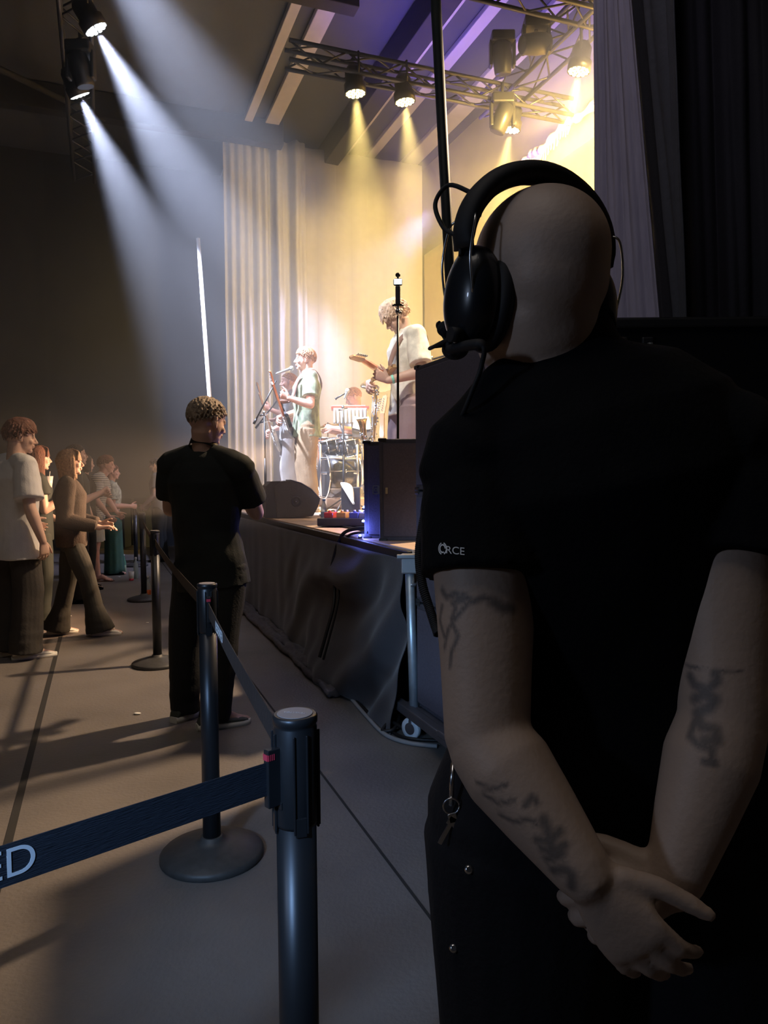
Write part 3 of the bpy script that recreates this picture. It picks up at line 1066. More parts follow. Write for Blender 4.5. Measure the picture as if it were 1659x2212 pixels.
def trousers(F, m, top=1.02, end=1.0, r=(.098, .085, .072, .066), loose=0.0, name='trousers', voxel=0.007, amp=0.005, flare=0.0, seat=1.0):
    """end: 1 reaches the ankle, 0.5 the knee"""
    j, k = F.j, F.k
    g = F.girth * k
    bm = bmesh.new()
    up = (j['waist'] - j['pelvis']).normalized()
    c0 = j['pelvis'] + up * (top - .93) * k
    y0 = up.cross(F.hx).normalized()
    rings = [ring(c0, F.hx, y0, .150 * g, .108 * g, 28), ring(j['pelvis'] + up * .03 * k, F.hx, y0, .168 * g, .120 * g * seat, 28),
             ring(j['pelvis'] - up * .06 * k, F.hx, y0, .168 * g, .122 * g * seat, 28), ring(j['pelvis'] - up * .13 * k, F.hx, y0, .120 * g, .095 * g, 28)]
    loft(bm, rings)
    for h_, k_, a_ in (('hl', 'kl', 'al'), ('hr', 'kr', 'ar')):
        h, kn, an = j[h_], j[k_], j[a_]
        an2 = an + Vector((0, 0, -.045 * k))
        limb(bm, [h, lerp(h, kn, .35)], [r[0] * g, (r[0] * .93) * g])
        pts = [lerp(h, kn, .1), lerp(h, kn, .5), kn]
        rr = [r[0] * g + loose * .3, (r[0] * .5 + r[1] * .5) * k + loose * .6, r[2] * k + loose]
        if end > .55:
            e2 = lerp(kn, an2, (end - .5) * 2)
            pts += [lerp(kn, e2, .5), e2]; rr += [(r[2] * .45 + r[3] * .55) * k + loose, r[3] * k + loose + flare]
        else:
            pts[-1] = lerp(h, kn, end * 2 * .98); 
        rings = []; x = F.hx
        for i, p in enumerate(pts):
            d = (pts[min(i + 1, len(pts) - 1)] - pts[max(i - 1, 0)]).normalized()
            x = (x - d * x.dot(d)).normalized(); y = d.cross(x)
            rings.append(ring(p, x, y, rr[i], rr[i], 20))
        loft(bm, rings)
    s0 = j['al'].y
    def fold(p, n):
        zz = p.z - F.zfoot
        low = max(0, 1 - zz / (.35 * k))
        return amp * (noise.noise(Vector((p.x * 9, p.y * 9, p.z * 5 + s0))) + 0.6 * noise.noise(Vector((p.x * 5, p.y * 5, p.z * 22))) * (0.12 + 1.5 * low))
    me = remeshed(bm, voxel, 2, 0.5, fold)
    return mobj(name, me, m, F.root)


def shoes(F, m, ms, L=.28, which=(0, 1)):
    for i in which:
        an = F.j[('al', 'ar')[i]]
        u, s = shoe_geo((an.x, an.y), F.toe[i], L * F.k, z0=an.z - .09 * F.k, hi=.01)
        o = obj('shoe', u, m, F.root)
        for p in o.data.polygons: p.use_smooth = True
        # sole and laces are pieces of the shoe
        obj('sole', s, ms, o)
        lb = bmesh.new()
        f = F.toe[i]; x = Vector((f.y, -f.x, 0)); a = Vector((an.x, an.y, an.z - .09 * F.k))
        for q in range(4):
            c = a + f * (.045 + q * .022) + Vector((0, 0, .083 - q * .0085))
            tube(lb, [c - x * .022 - Vector((0, 0, .012)), c + Vector((0, 0, .003)), c + x * .022 - Vector((0, 0, .012))], .0035, 6)
        obj('laces', lb, ms, o)


def hair_cap(F, m, thick=.014, front=.055, back=-.055, side=-.005, rough=.005, freq=60, vol=(0, 0, 0), name='hair', seed=1.0, tuft=.024, ntuft=300, drop=0.0):
    """short hair: a shell over the skull that stops at the hairline"""
    t = bmesh.new()
    bmesh.ops.create_uvsphere(t, u_segments=72, v_segments=48, radius=1)
    hs, R, c = F.hs, F.hR, F.j['head']
    for v in t.verts:
        n = v.co.normalized()
        # hairline height by direction (front +y)
        az = math.atan2(n.x, n.y)
        a = abs(az) / PI
        if a < .28: hl = lerp(front, front * .75 + side * .25, a / .28)
        elif a < .45: hl = lerp(front * .75 + side * .25, side, (a - .28) / .17)
        elif a < .62: hl = lerp(side, side + .008, (a - .45) / .17)
        else: hl = lerp(side + .008, back, (a - .62) / .38)
        p = Vector((n.x * .074, n.y * .098 - .012, n.z * .084 + .035))
        d = (p - Vector((0, -.012, .0))).normalized()
        hgt = p.z - hl
        on = max(0.0, min(1.0, hgt / .030 + .35))
        th = thick * .72 * (0.25 + .75 * max(0, min(1, hgt / .09)))
        nz = noise.noise(Vector((n.x * freq * .06 + seed, n.y * freq * .06, n.z * freq * .06))) * rough * .9 + noise.noise(Vector((n.x * freq * .5, n.y * freq * .5 + seed, n.z * freq * .12))) * rough * .6
        ex = max(0, n.z) * vol[2] + max(0, n.y) * max(0, n.z + .2) * vol[1] 
        p = p + d * ((th + nz + ex) * on - .016 * (1 - on))
        if on <= 0.0: p = Vector((n.x * .055, n.y * .075 - .012, n.z * .06 + .035))
        v.co = c + R @ (p * hs)
    if tuft <= 0:
        for f in t.faces: f.smooth = True
        return obj(name, t, m, F.root)
    rs = random.Random(int(seed * 10))
    hdn = R.inverted() @ Vector((0, 0, -1))
    for i in range(ntuft):
        zz = 1 - 1.55 * (i + .5) / ntuft; aa = i * 2.39996
        rr_ = math.sqrt(max(0, 1 - zz * zz)); n = Vector((rr_ * math.cos(aa), rr_ * math.sin(aa), zz))
        a = abs(math.atan2(n.x, n.y)) / PI
        if a < .28: hl = lerp(front, front * .75 + side * .25, a / .28)
        elif a < .45: hl = lerp(front * .75 + side * .25, side, (a - .28) / .17)
        elif a < .62: hl = side
        else: hl = lerp(side, back, (a - .62) / .38)
        p = Vector((n.x * .075, n.y * .099 - .012, n.z * .085 + .035))
        if p.z < hl + .004: continue
        d = (p - Vector((0, -.012, 0))).normalized()
        fl = (Vector((0, -.25, -.6)) if n.y < .2 else Vector((.15 * (1 if n.x > 0 else -1), .9, .1))) + hdn * .4 + Vector((rs.uniform(-.5, .5), rs.uniform(-.4, .4), rs.uniform(-.3, .3)))
        fl = (fl - d * fl.dot(d)).normalized()
        L = tuft * rs.uniform(.7, 1.2) * (.55 + .45 * min(1, (p.z - hl) / .05))
        p0 = p - d * .004; p1 = p + d * (thick * .5 + .004) + fl * L * .4; p2 = p + d * (thick * .35 + .002) + fl * L + hdn * drop * L * max(0, n.y)
        limb(t, [c + R @ (q * hs) for q in (p0, p1, p2)], [.0065 * hs, .0058 * hs, .0025 * hs], 6)
    me = remeshed(t, .0038, 1, .4)
    return mobj(name, me, m, F.root)


def hair_long(F, m, length=.26, n=90, name='hair', fringe=True, seed=3, r=.013, vox=.005, spread=0.0):
    rs = random.Random(seed)
    hs, R, c = F.hs, F.hR, F.j['head']
    bm = bmesh.new()
    ellipsoid(bm, c + R @ (Vector((0, -.020, .045)) * hs), .083 * hs, .102 * hs, .086 * hs, R, 28, 18)
    for i in range(n):
        a = lerp(-2.75, 2.75, i / (n - 1)) + PI   # around the back, leaving the face open
        sx, sy = math.sin(a), math.cos(a)
        if sy > .50: 
            continue
        top = Vector((sx * .03, sy * .03 - .01, .12))
        mid = Vector((sx * .084, sy * .105 - .015, .04))
        e = Vector((sx * (.080 + spread), sy * .095 - .012, -.05))
        end = Vector((sx * (.074 + spread * 1.5) + rs.uniform(-.008, .008), sy * .085 - .005 + rs.uniform(-.01, .01), .12 - length + rs.uniform(-.015, .015)))
        pts = [c + R @ (q * hs) for q in (top, mid, e, end)]
        limb(bm, smoothpath(pts, 4), [r * hs * q for q in np.linspace(.8, 1, 12)] + [r * .7 * hs], 8)
    if fringe:
        for i in range(16):
            x = lerp(-.058, .058, i / 15)
            pts = [c + R @ (Vector(q) * hs) for q in ((x * .3, .02, .125), (x * .8, .072, .098), (x, .088 - abs(x) * .35, .050), (x * 1.02, .093 - abs(x) * .45, .022 + rs.uniform(-.006, .004)))]
            limb(bm, smoothpath(pts, 4), [.009 * hs] * 13, 8)
    me = remeshed(bm, vox, 1, .4, lambda p, nn: .0022 * noise.noise(Vector((p.x * 90, p.y * 90, p.z * 9))))
    return mobj(name, me, m, F.root)
# ================================================================== the crew member in the foreground
M_blk = mat('cloth_black', (0.003, 0.0035, 0.005), 0.9, var=0.1, bump=0.15, bscale=150, spec=.2)
M_navy = mat('cloth_navy', (0.004, 0.005, 0.009), 0.9, var=0.1, bump=0.2, bscale=120)
def skin_ink():
    m = mat('skin_tattooed', (0.46, 0.34, 0.27), 0.55, var=0.05, vscale=12, bump=0.08, bscale=150)
    nt = m.node_tree; b = nt.nodes['Principled BSDF']
    at = nt.nodes.new('ShaderNodeAttribute'); at.attribute_name = 'ink'
    mx = nt.nodes.new('ShaderNodeMixRGB'); mx.inputs[2].default_value = (0.06, 0.06, 0.065, 1)
    old = b.inputs['Base Color'].links[0].from_socket
    nt.links.new(old, mx.inputs[1]); nt.links.new(at.outputs['Fac'], mx.inputs[0]); nt.links.new(mx.outputs[0], b.inputs['Base Color'])
    return m
HY = 0.94
wj = dict(
    head=P(1150, 622, .945), neck=P(1200, 780, .955) , 
    sl=P(1043, 1005, .93), sr=P(1560, 985, .93), chest=P(1290, 1120, .955), waist=P(1315, 1440, .975), pelvis=P(1325, 1700, .985),
    el=P(1052, 1600, .83), er=P(1560, 1560, .83), wl=P(1262, 1885, .735), wr=P(1455, 1905, .785))
hl = wj['pelvis'] + Vector((-.105, 0, -.02)); hr = wj['pelvis'] + Vector((.105, 0, -.02))
wj.update(hl=hl, hr=hr, kl=Vector((hl.x - .02, .97, .5)), kr=Vector((hr.x + .02, .97, .5)),
          al=Vector((hl.x - .04, .94, .09)), ar=Vector((hr.x + .05, .94, .09)))
fl = (P(1392, 2062, .715) - P(1275, 1905, .735)).normalized()
F = figure('bald person in black crew T-shirt and headset, seen from behind, hands clasped behind the back', (wj['pelvis'].x, .95), 0.0, 1.78,
           WJ=wj, head_yaw=25, head_pitch=-6, girth=1.12, arm=1.16, head_s=1.0, voxel=.0042, ears=True, eyes=False, neck_r=1.08, head_smooth=22, skin=skin_ink(),
           hands=dict(l=dict(f=fl, b=Vector((-.35, -1, -.1)), t=Vector((.8, 0, .7)), curl=(18, 25, 15), spread=2, s=.93),
                      r=dict(f=Vector((-.9, .1, -.35)), b=Vector((0, -1, .35)), t=Vector((-.3, 0, 1)), curl=(35, 45, 30))))
SEC = F
# tattoos: dark ink following the skin of both arms
def world_bvh(o):
    m = world_m(o)
    return BVHTree.FromPolygons([m @ v.co for v in o.data.vertices], [list(p.vertices) for p in o.data.polygons])
bt = world_bvh(F.body)
def skin_hit(px, py):
    h = bt.ray_cast(CO, ray(px, py).normalized())
    return h[0]
strokes = [  # (width, photo points)
    (.0042, [(955, 1275), (965, 1290), (985, 1282), (1000, 1296), (978, 1302)]), (.004, [(1000, 1285), (1020, 1300), (1045, 1290), (1070, 1302)]),
    (.007, [(1065, 1300), (1085, 1312), (1105, 1315)]),
    (.003, [(985, 1310), (975, 1340), (990, 1375), (975, 1410), (972, 1440)]), (.003, [(1010, 1305), (985, 1335), (968, 1360), (960, 1400)]),
    (.0035, [(955, 1310), (950, 1340), (960, 1375)]),
    (.0025, [(1030, 1690), (1060, 1705), (1095, 1695)]), (.0025, [(1045, 1715), (1075, 1735), (1110, 1730)]), (.004, [(1135, 1740), (1150, 1720), (1160, 1735)]),
    (.003, [(1080, 1760), (1110, 1775), (1140, 1770), (1160, 1780)]),
    (.006, [(1175, 1770), (1185, 1800), (1190, 1830), (1197, 1850)]), (.005, [(1160, 1815), (1185, 1818), (1210, 1795)]), (.005, [(1172, 1835), (1195, 1838), (1220, 1825)]),
    (.005, [(1180, 1855), (1200, 1850), (1215, 1845)]), (.006, [(1195, 1880), (1220, 1878), (1235, 1890), (1235, 1915)]),
    (.0022, [(1462, 1435), (1500, 1440), (1560, 1448), (1600, 1450)]),
    (.006, [(1490, 1460), (1500, 1480), (1530, 1490), (1550, 1470), (1545, 1455)]), (.007, [(1500, 1510), (1520, 1500), (1545, 1510), (1530, 1530), (1505, 1540), (1515, 1570), (1545, 1575), (1550, 1600), (1520, 1600)]),
    (.005, [(1500, 1560), (1490, 1590), (1510, 1610), (1540, 1620)]), (.004, [(1535, 1625), (1545, 1650), (1520, 1645)])]
segs = []
for wd, pl in strokes:
    hp = [skin_hit(*q) for q in pl]
    for a, b_ in zip(hp, hp[1:]):
        if a is not None and b_ is not None and (a - b_).length < .08:
            segs.append((a, b_, wd))
me = F.body.data
co = np.empty(len(me.vertices) * 3, np.float32); me.vertices.foreach_get('co', co); co = co.reshape(-1, 3)
wm = np.array(world_m(F.body)); cw = co @ wm[:3, :3].T + wm[:3, 3]
ink = np.zeros(len(cw), np.float32)
for a, b_, wd in segs:
    a = np.array(a); d = np.array(b_) - a
    t = np.clip(((cw - a) @ d) / max(1e-9, d @ d), 0, 1)
    ds = np.linalg.norm(cw - (a + t[:, None] * d), axis=1)
    ink = np.maximum(ink, np.clip(1.4 - ds / wd, 0, 1) * .75)
at = me.attributes.new('ink', 'FLOAT', 'POINT'); at.data.foreach_set('value', ink)

sh = shirt(F, M_blk, hem=.80, sleeve=.43, loose=.018, sl_loose=.016, voxel=.0055, amp=.006, flare=.012, neck=.083, neck_up=.032, tilt_l=1.0, shoulder_add=.004)
tr = trousers(F, M_navy, top=1.0, r=(.130, .114, .095, .085), loose=.012, voxel=.007)
shoes(F, M_blk, M_blk, .29)
# ribbed collar
bm = bmesh.new()
nb = F.j['neck']
up_ = (F.j['neck'] - F.j['chest']).normalized()
cc = [nb + F.fw * .014 + up_ * .034 + F.sx * (.082 * math.cos(a)) + F.fw * (.078 * math.sin(a)) - up_ * (.083 * math.sin(a) * .55) for a in [i * 2 * PI / 28 for i in range(29)]]
tube(bm, cc, .008, 8)
obj('collar', bm, M_blk, F.root)
# sleeve print
bt2 = world_bvh(sh)
M_print = mat('print_white', (0.75, 0.78, 0.8), 0.6)
def print_on(bvh, body, cx, cy, size, slope, name, parent, m, step=.0012):
    me = text_mesh(body, size, 0.0)
    f = 0.93 / FOC
    for v in me.vertices:
        x, y = v.co.x / f, v.co.y / f
        px = cx + x; py = cy - y + slope * x
        h = bvh.ray_cast(CO, ray(px, py).normalized())
        if h[0] is None: h = (P(px, py, .93), Vector((0, -1, 0)))
        v.co = h[0] + (CO - h[0]).normalized() * step
    me.name = name
    me.materials.clear(); me.materials.append(m)
    o = bpy.data.objects.new(name, me); COL.objects.link(o); o.parent = parent
    me.transform(world_m(parent).inverted())
    return o
o = print_on(bt2, 'RCE', 983, 1190, .0135, .10, 'sleeve_lettering', sh, M_print)
o['label'] = 'white sleeve lettering'
bm = bmesh.new()
for a0, a1, r0, r1 in ((0.0, 5.2, 6.0, 9.0), (-1.2, 1.3, 9.5, 12.5), (1.9, 4.4, 10.0, 12.5)):
    n = 14
    pr = []
    for i in range(n + 1):
        a = lerp(a0, a1, i / n)
        row = []
        for r in (r0, r1):
            px, py = 956 + r * .75 * math.cos(a), 1185 - r * math.sin(a) * 1.1
            h = bt2.ray_cast(CO, ray(px, py).normalized())
            p = h[0] if h[0] is not None else P(px, py, .93)
            row.append(bm.verts.new(p + (CO - p).normalized() * .0012))
        pr.append(row)
    for i in range(n):
        bm.faces.new((pr[i][0], pr[i + 1][0], pr[i + 1][1], pr[i][1]))
obj('sleeve_emblem', bm, M_print, sh)

# keys and rivets on the trousers
M_chrome = mat('chrome', (0.75, 0.77, 0.8), 0.25, 1.0, var=.1)
btt = world_bvh(tr)
def on_tr(px, py, d=.004):
    h = btt.ray_cast(CO, ray(px, py).normalized())
    p = h[0] if h[0] is not None else P(px, py, .93)
    return p + (CO - p).normalized() * d
for px, py in ((1013, 1878), (980, 2048)):
    bm = bmesh.new(); c = on_tr(px, py, .002)
    lathe(bm, [(.0055, 0), (.0055, .002), (.003, .004)], c, (CO - c).normalized(), 14)
    obj('rivet', bm, M_chrome, tr)
k0 = on_tr(975, 1740, .012)
bm = bmesh.new()
tube(bm, [k0 + Vector((.010 * math.cos(a), -.002, .010 * math.sin(a))) for a in [i * PI / 8 for i in range(17)]], .0014, 6)
tube(bm, [k0, k0 + Vector((.001, .003, .03)), k0 + Vector((.004, .012, .05))], .003, 6)
kr = obj('key_ring', bm, M_chrome, tr)
for dx, dz, rr in ((-.008, -.034, .5), (.006, -.032, -.25)):
    bm = bmesh.new(); Mx = Matrix.Translation(k0 + Vector((dx, -.003, dz))) @ Matrix.Rotation(rr, 4, 'Y')
    box(bm, (0, 0, 0), (.006, .0022, .030), Mx, .0008); box(bm, (0, 0, .018), (.011, .0025, .012), Mx, .001)
    obj('key', bm, M_chrome, kr)

# headset (rests on the head: a thing of its own)
M_hs = mat('headset_plastic', (0.012, 0.015, 0.02), 0.3, var=.05, coat=.3)
M_hp = mat('headset_pad', (0.012, 0.012, 0.014), 0.7)
hR, hs, hc = F.hR, F.hs, F.j['head']
def H(x, y, z):
    return hc + hR @ (Vector((x, y, z)) * hs)
hsr = thing('headset', 'large black intercom headset worn by the bald crew member', 'headset', hc)
for q in (-1, 1):
    bm = bmesh.new()
    Mx = hR @ rotm('Y', -3 * q)
    c = H(.086 * q, -.002, -.020)
    t = bmesh.new(); bmesh.ops.create_uvsphere(t, u_segments=36, v_segments=24, radius=1)
    for v in t.verts:
        n_ = v.co
        sx_ = abs(n_.x) ** .8 * (1 if n_.x > 0 else -1)
        y_ = n_.y; z_ = n_.z
        p = Vector((sx_ * .031, y_ * .042 * (1 - .05 * z_), z_ * .060))
        v.co = c + Mx @ (p * hs)
    for f in t.faces: f.smooth = True
    merge(bm, t); t.free()
    cup = obj('ear_cup', bm, M_hs, hsr)
    bm = bmesh.new()
    cp = [c + Mx @ (Vector((-.022 * q, .038 * math.cos(a), .052 * math.sin(a))) * hs) for a in [i * 2 * PI / 32 for i in range(33)]]
    tube(bm, cp, .011 * hs, 10)
    obj('ear_cushion', bm, M_hp, hsr)
    # wire yoke
    bm = bmesh.new()
    for y_ in (-.034, .030):
        tube(bm, smoothpath([H(.106 * q, y_ * 1.0, -.020), H(.112 * q, y_, .020), H(.106 * q, y_ * .9, .062), H(.098 * q, y_ * .5, .070), H(.094 * q, 0, .071)], 5), .0016, 6)
    obj('wire_yoke', bm, M_chrome, hsr)
    bm = bmesh.new(); box(bm, (0, 0, 0), (.014, .026, .014), Matrix.Translation(H(.092 * q, 0, .076)) @ hR.to_4x4(), .003)
    obj('slider', bm, M_hs, hsr)
    # loop of cable from the band to the cup
    bm = bmesh.new()
    tube(bm, smoothpath([H(.090 * q, .006, .100), H(.108 * q, .030, .112), H(.122 * q, .036, .090), H(.118 * q, .020, .060), H(.108 * q, 0, .046), H(.108 * q, -.006, .025)], 6), .0028, 8)
    obj('link_cable', bm, M_hp, hsr)
bm = bmesh.new()
rings = []
nseg = 40
for i in range(nseg + 1):
    a = lerp(-.13, PI + .13, i / nseg)
    x, z = .104 * math.cos(a), .045 + .088 * math.sin(a)
    th = .009 + .005 * math.sin(max(0, min(PI, a))) ** .4 if 0 < a < PI else .007
    wd = .020 + .004 * abs(math.sin(a * 9)) * 0
    rd = Vector((math.cos(a), 0, math.sin(a)))
    r = []
    for q in range(12):
        an = 2 * PI * q / 12
        r.append(H(x + rd.x * th * math.cos(an), wd * math.sin(an) - .004, z + rd.z * th * math.cos(an)))
    rings.append(r)
loft(bm, rings)
obj('headband', bm, M_hp, hsr)
# microphone boom with foam
bm = bmesh.new()
tube(bm, smoothpath([H(-.112, -.012, -.066), H(-.116, .030, -.076), H(-.100, .075, -.076), H(-.075, .112, -.070), H(-.045, .130, -.062), H(-.055, .138, -.040), H(-.06, .125, -.036)], 6), .0026, 8)
cyl(bm, H(-.108, -.014, -.066), H(-.122, -.014, -.066), .009)
obj('microphone_boom', bm, M_hp, hsr)
bm = bmesh.new(); ellipsoid(bm, H(-.035, .122, -.070), .017, .024, .015, hR)
ellipsoid(bm, H(-.052, .122, -.044), .011, .014, .011, hR)
obj('microphone_foam', bm, mat('foam', (0.015, 0.015, 0.018), .95, bump=.4, bscale=300), hsr)
# straight part of the headset cable
bm = bmesh.new()
c0 = H(-.112, .004, -.082)
pth = smoothpath([c0, P(1040, 745, .86), P(1040, 790, .865), P(1022, 840, .87), P(1000, 895, .885), P(985, 930, .93)], 8)
tube(bm, pth, [.0065 if i < 9 else .0030 for i in range(len(pth))], 8)
lathe(bm, [(.004, 0), (.004, .008)], c0 + Vector((0, 0, .002)), (0, 0, 1), 10)
obj('cable', bm, M_hp, hsr)
# coiled cable hanging in front of the arm
bm = bmesh.new()
path = smoothpath([P(925, 1085, 1.10), P(912, 1140, 1.10), P(905, 1200, 1.09), P(912, 1260, 1.08), P(930, 1320, 1.06), P(946, 1370, 1.03)], 10)
fine = []
for i in range(len(path) - 1):
    for q in range(10):
        fine.append(lerp(path[i], path[i + 1], q / 10))
cp = []
for i, p in enumerate(fine):
    a = i * .9
    d = (fine[min(i + 1, len(fine) - 1)] - fine[max(0, i - 1)]).normalized()
    x, y, _ = frame_from(d, Vector((0, 1, 0)))
    cp.append(p + x * .0055 * math.cos(a) + y * .0055 * math.sin(a))
tube(bm, cp, .0018, 5)
obj('coiled_cable', bm, M_hp, hsr)
# ================================================================== belt barrier
M_post = mat('post_black', (0.045, 0.048, 0.055), 0.36, 0.6, var=.08)
M_base = mat('base_cast', (0.07, 0.068, 0.067), 0.5, 0.2, var=.15, vscale=30)
M_belt = mat('belt_navy', (0.014, 0.020, 0.034), 0.75, var=.15, vscale=4, bump=.4, bscale=60, stretch=(1, 1, 12))
M_beltb = mat('belt_brown', (0.030, 0.024, 0.024), 0.75, var=.1, bump=.2, bscale=60)
M_red = mat('clip_red', (0.6, 0.05, 0.09), 0.4)
M_cap = mat('cap_grey', (0.33, 0.29, 0.29), 0.5, var=.05)
M_txt = mat('lettering_pale', (0.72, 0.78, 0.86), 0.6)
PH = 0.97
POSTS = [G(637, 1541, PH), G(447, 1260, PH), G(334, 1146, PH), G(307, 1108, PH), G(291, 1088, PH), G(285, 1078, PH)]
PLAB = ['black belt post nearest the camera, with round grey cap', 'second belt post, wide domed base, in front of the person in dark T-shirt',
        'third belt post from the camera, left of the person in dark T-shirt', 'fourth belt post, beside the orange bottle',
        'fifth belt post, thin and distant, nearest the green skirt', 'farthest belt post, hardly visible behind the fifth']
ROOTS = []
for i, p in enumerate(POSTS):
    c = Vector((p.x, p.y, 0))
    nxt = POSTS[i + 1] if i + 1 < len(POSTS) else p + (p - POSTS[i - 1])
    prv = POSTS[i - 1] if i else None
    r = thing('belt_post', PLAB[i], 'stanchion', c, 0, 'belt barrier posts')
    ROOTS.append(r)
    bm = bmesh.new(); lathe(bm, [(.031, .02), (.031, PH - .14)], c, n=32); obj('pole', bm, M_post, r)
    bm = bmesh.new(); lathe(bm, [(.176, 0), (.180, .004), (.180, .018), (.172, .026), (.12, .042), (.07, .056), (.040, .062), (.038, .075), (.034, .076)], c, n=48); obj('base', bm, M_base, r)
    bm = bmesh.new(); lathe(bm, [(.0325, PH - .17), (.0335, PH - .165), (.0335, PH - .02), (.0325, PH - .018), (.0325, PH - .014), (.0345, PH - .012), (.0345, PH - .002), (.032, PH)], c, n=40)
    for a in range(4):                       # belt slots
        an = math.radians(20 + 90 * a)
        Mx = Matrix.Translation(c) @ Matrix.Rotation(an, 4, 'Z')
        box(bm, (.034, .010, PH - .10), (.004, .003, .15), Mx, .001); box(bm, (.034, -.010, PH - .10), (.004, .003, .15), Mx, .001)
        box(bm, (.033, 0, PH - .165), (.004, .018, .03), Mx, .0015)
    obj('belt_head', bm, M_post, r)
    bm = bmesh.new(); lathe(bm, [(.0275, PH), (.0275, PH + .0008), (.027, PH + .0012)], c, n=40)
    o = obj('cap', bm, M_cap, r)
    if i < 2:
        M_ct = mat('cap_print', (0.6, 0.55, 0.55), 0.5)
        Mx = Matrix.Translation(c + Vector((0, 0, PH + .0016))) @ Matrix.Rotation(math.radians(168), 4, 'Z')
        text_obj('cap_lettering', 'TENSATOR', .0072, Mx, M_ct, o, .0002)
    d = (Vector((nxt.x, nxt.y, 0)) - c).normalized()
    # belt clip of the belt that arrives at this head
bw = .050
def belt(a, b_, name, label, m, sag=.0, ra=None, zc=PH - .085, tw=0.0, clip_at='b'):
    a = Vector((a.x, a.y, zc)); b_ = Vector((b_.x, b_.y, zc))
    d = (b_ - a).normalized(); nrm = Vector((d.y, -d.x, 0))
    a2 = a + d * .034; b2 = b_ - d * (.034)
    r = thing(name, label, 'belt', a2)
    bm = bmesh.new()
    n = 30; rings = []
    for i in range(n + 1):
        t = i / n; p = lerp(a2, b2, t) - Vector((0, 0, sag * 4 * t * (1 - t)))
        tl = tw * math.sin(t * PI); up = (Vector((0, 0, 1)) + nrm * tl).normalized()
        rings.append([p + up * bw / 2 + nrm * .0008, p + up * bw / 2 - nrm * .0008, p - up * bw / 2 - nrm * .0008, p - up * bw / 2 + nrm * .0008])
    loft(bm, rings, True, False)
    obj('webbing', bm, m, r)
    e, dd = (b2, -d) if clip_at == 'b' else (a2, d)
    up = Vector((0, 0, 1)); nn = Vector((dd.y, -dd.x, 0))
    Mx = Matrix(((dd.x, nn.x, 0, e.x), (dd.y, nn.y, 0, e.y), (0, 0, 1, e.z), (0, 0, 0, 1)))
    bm = bmesh.new(); box(bm, (.008, 0, 0), (.024, .013, .088), Mx, .0015); box(bm, (-.003, 0, -.045), (.006, .02, .012), Mx, .001)
    cl = obj('clip', bm, M_post, r)
    bm = bmesh.new()
    for q in range(4): box(bm, (.019 - q * .0032, 0, .033), (.0016, .0142, .009), Mx)
    box(bm, (.0195, 0, .033), (.0035, .011, .009), Mx)
    obj('red_grip', bm, M_red, cl)
    return r, a2, b2, d, nrm
P0 = POSTS[0]
# belt from the nearest post out of the picture to the left: it rises to a post beyond the frame
lt = P(-260, 1800, 0); 
left_end = Vector((G(-560, 1862, PH).x, G(-560, 1862, PH).y, 0))
r, a2, b2, d, nrm = belt(P0, left_end, 'barrier_belt', 'dark blue belt stretched from the nearest post to the left edge, marked with white letters', M_belt, .0, clip_at='a', zc=PH - .088)
# lettering on the camera-facing side
ex = -d; nz = Vector((ex.y, -ex.x, 0))
if nz.dot(CO - a2) < 0: nz = -nz
def belt_text(body, centre, size, ex, nz, parent, m, stroke=0.0):
    up = nz.cross(ex).normalized()
    if up.z < 0: up = -up
    Mx = Matrix(((ex.x, up.x, nz.x, centre.x), (ex.y, up.y, nz.y, centre.y), (ex.z, up.z, nz.z, centre.z), (0, 0, 0, 1)))
    return text_obj('lettering', body, size, Mx, m, parent, .0002)
# the end of the word sits at photo x = 76
def on_plane(px, py, p, n):
    dr = ray(px, py); return CO + dr * ((p - CO).dot(n) / dr.dot(n))
e_ = on_plane(72, 1785, a2, nz)
t_ = (e_ - a2).dot(d)
LS = .050
word = 'RESERVED'
me_ = text_mesh(word, LS, 0); xs_ = [v.co.x for v in me_.vertices]; wdt = max(xs_) - min(xs_); bpy.data.meshes.remove(me_)
cen = a2 + d * (t_ + wdt / 2) + nz * .0014
belt_text(word, cen, LS, ex, nz, r, M_txt)
# second belt: from the second post to the nearest
r, a2, b2, d, nrm = belt(POSTS[1], P0, 'barrier_belt', 'brown-black belt between the nearest post and the second post', M_beltb, .012, clip_at='a')
nz = nrm if nrm.dot(CO - a2) > 0 else -nrm
exx = d if nz.cross(d).z > 0 else -d
sp = a2 + d * .36
o_ = belt_text('RESERVED', Vector((sp.x, sp.y, sp.z - .010)) + nz * .0016, .046, exx, nz, r, M_txt)
labs = ['brown belt running from the second to the third post', 'belt between the third and fourth posts', 'belt between the fourth and fifth posts', 'belt between the two farthest posts']
for i in range(4):
    belt(POSTS[i + 2], POSTS[i + 1], 'barrier_belt', labs[i], M_beltb, .02, clip_at='b')
# off-frame post that holds the left belt
c = left_end
r = thing('belt_post', 'belt post beyond the left edge holding the lettered belt', 'stanchion', c, 0, 'belt barrier posts')
for ch in [x for x in bpy.data.objects if x.parent == ROOTS[2]]:
    q = ch.copy(); COL.objects.link(q); q.parent = r

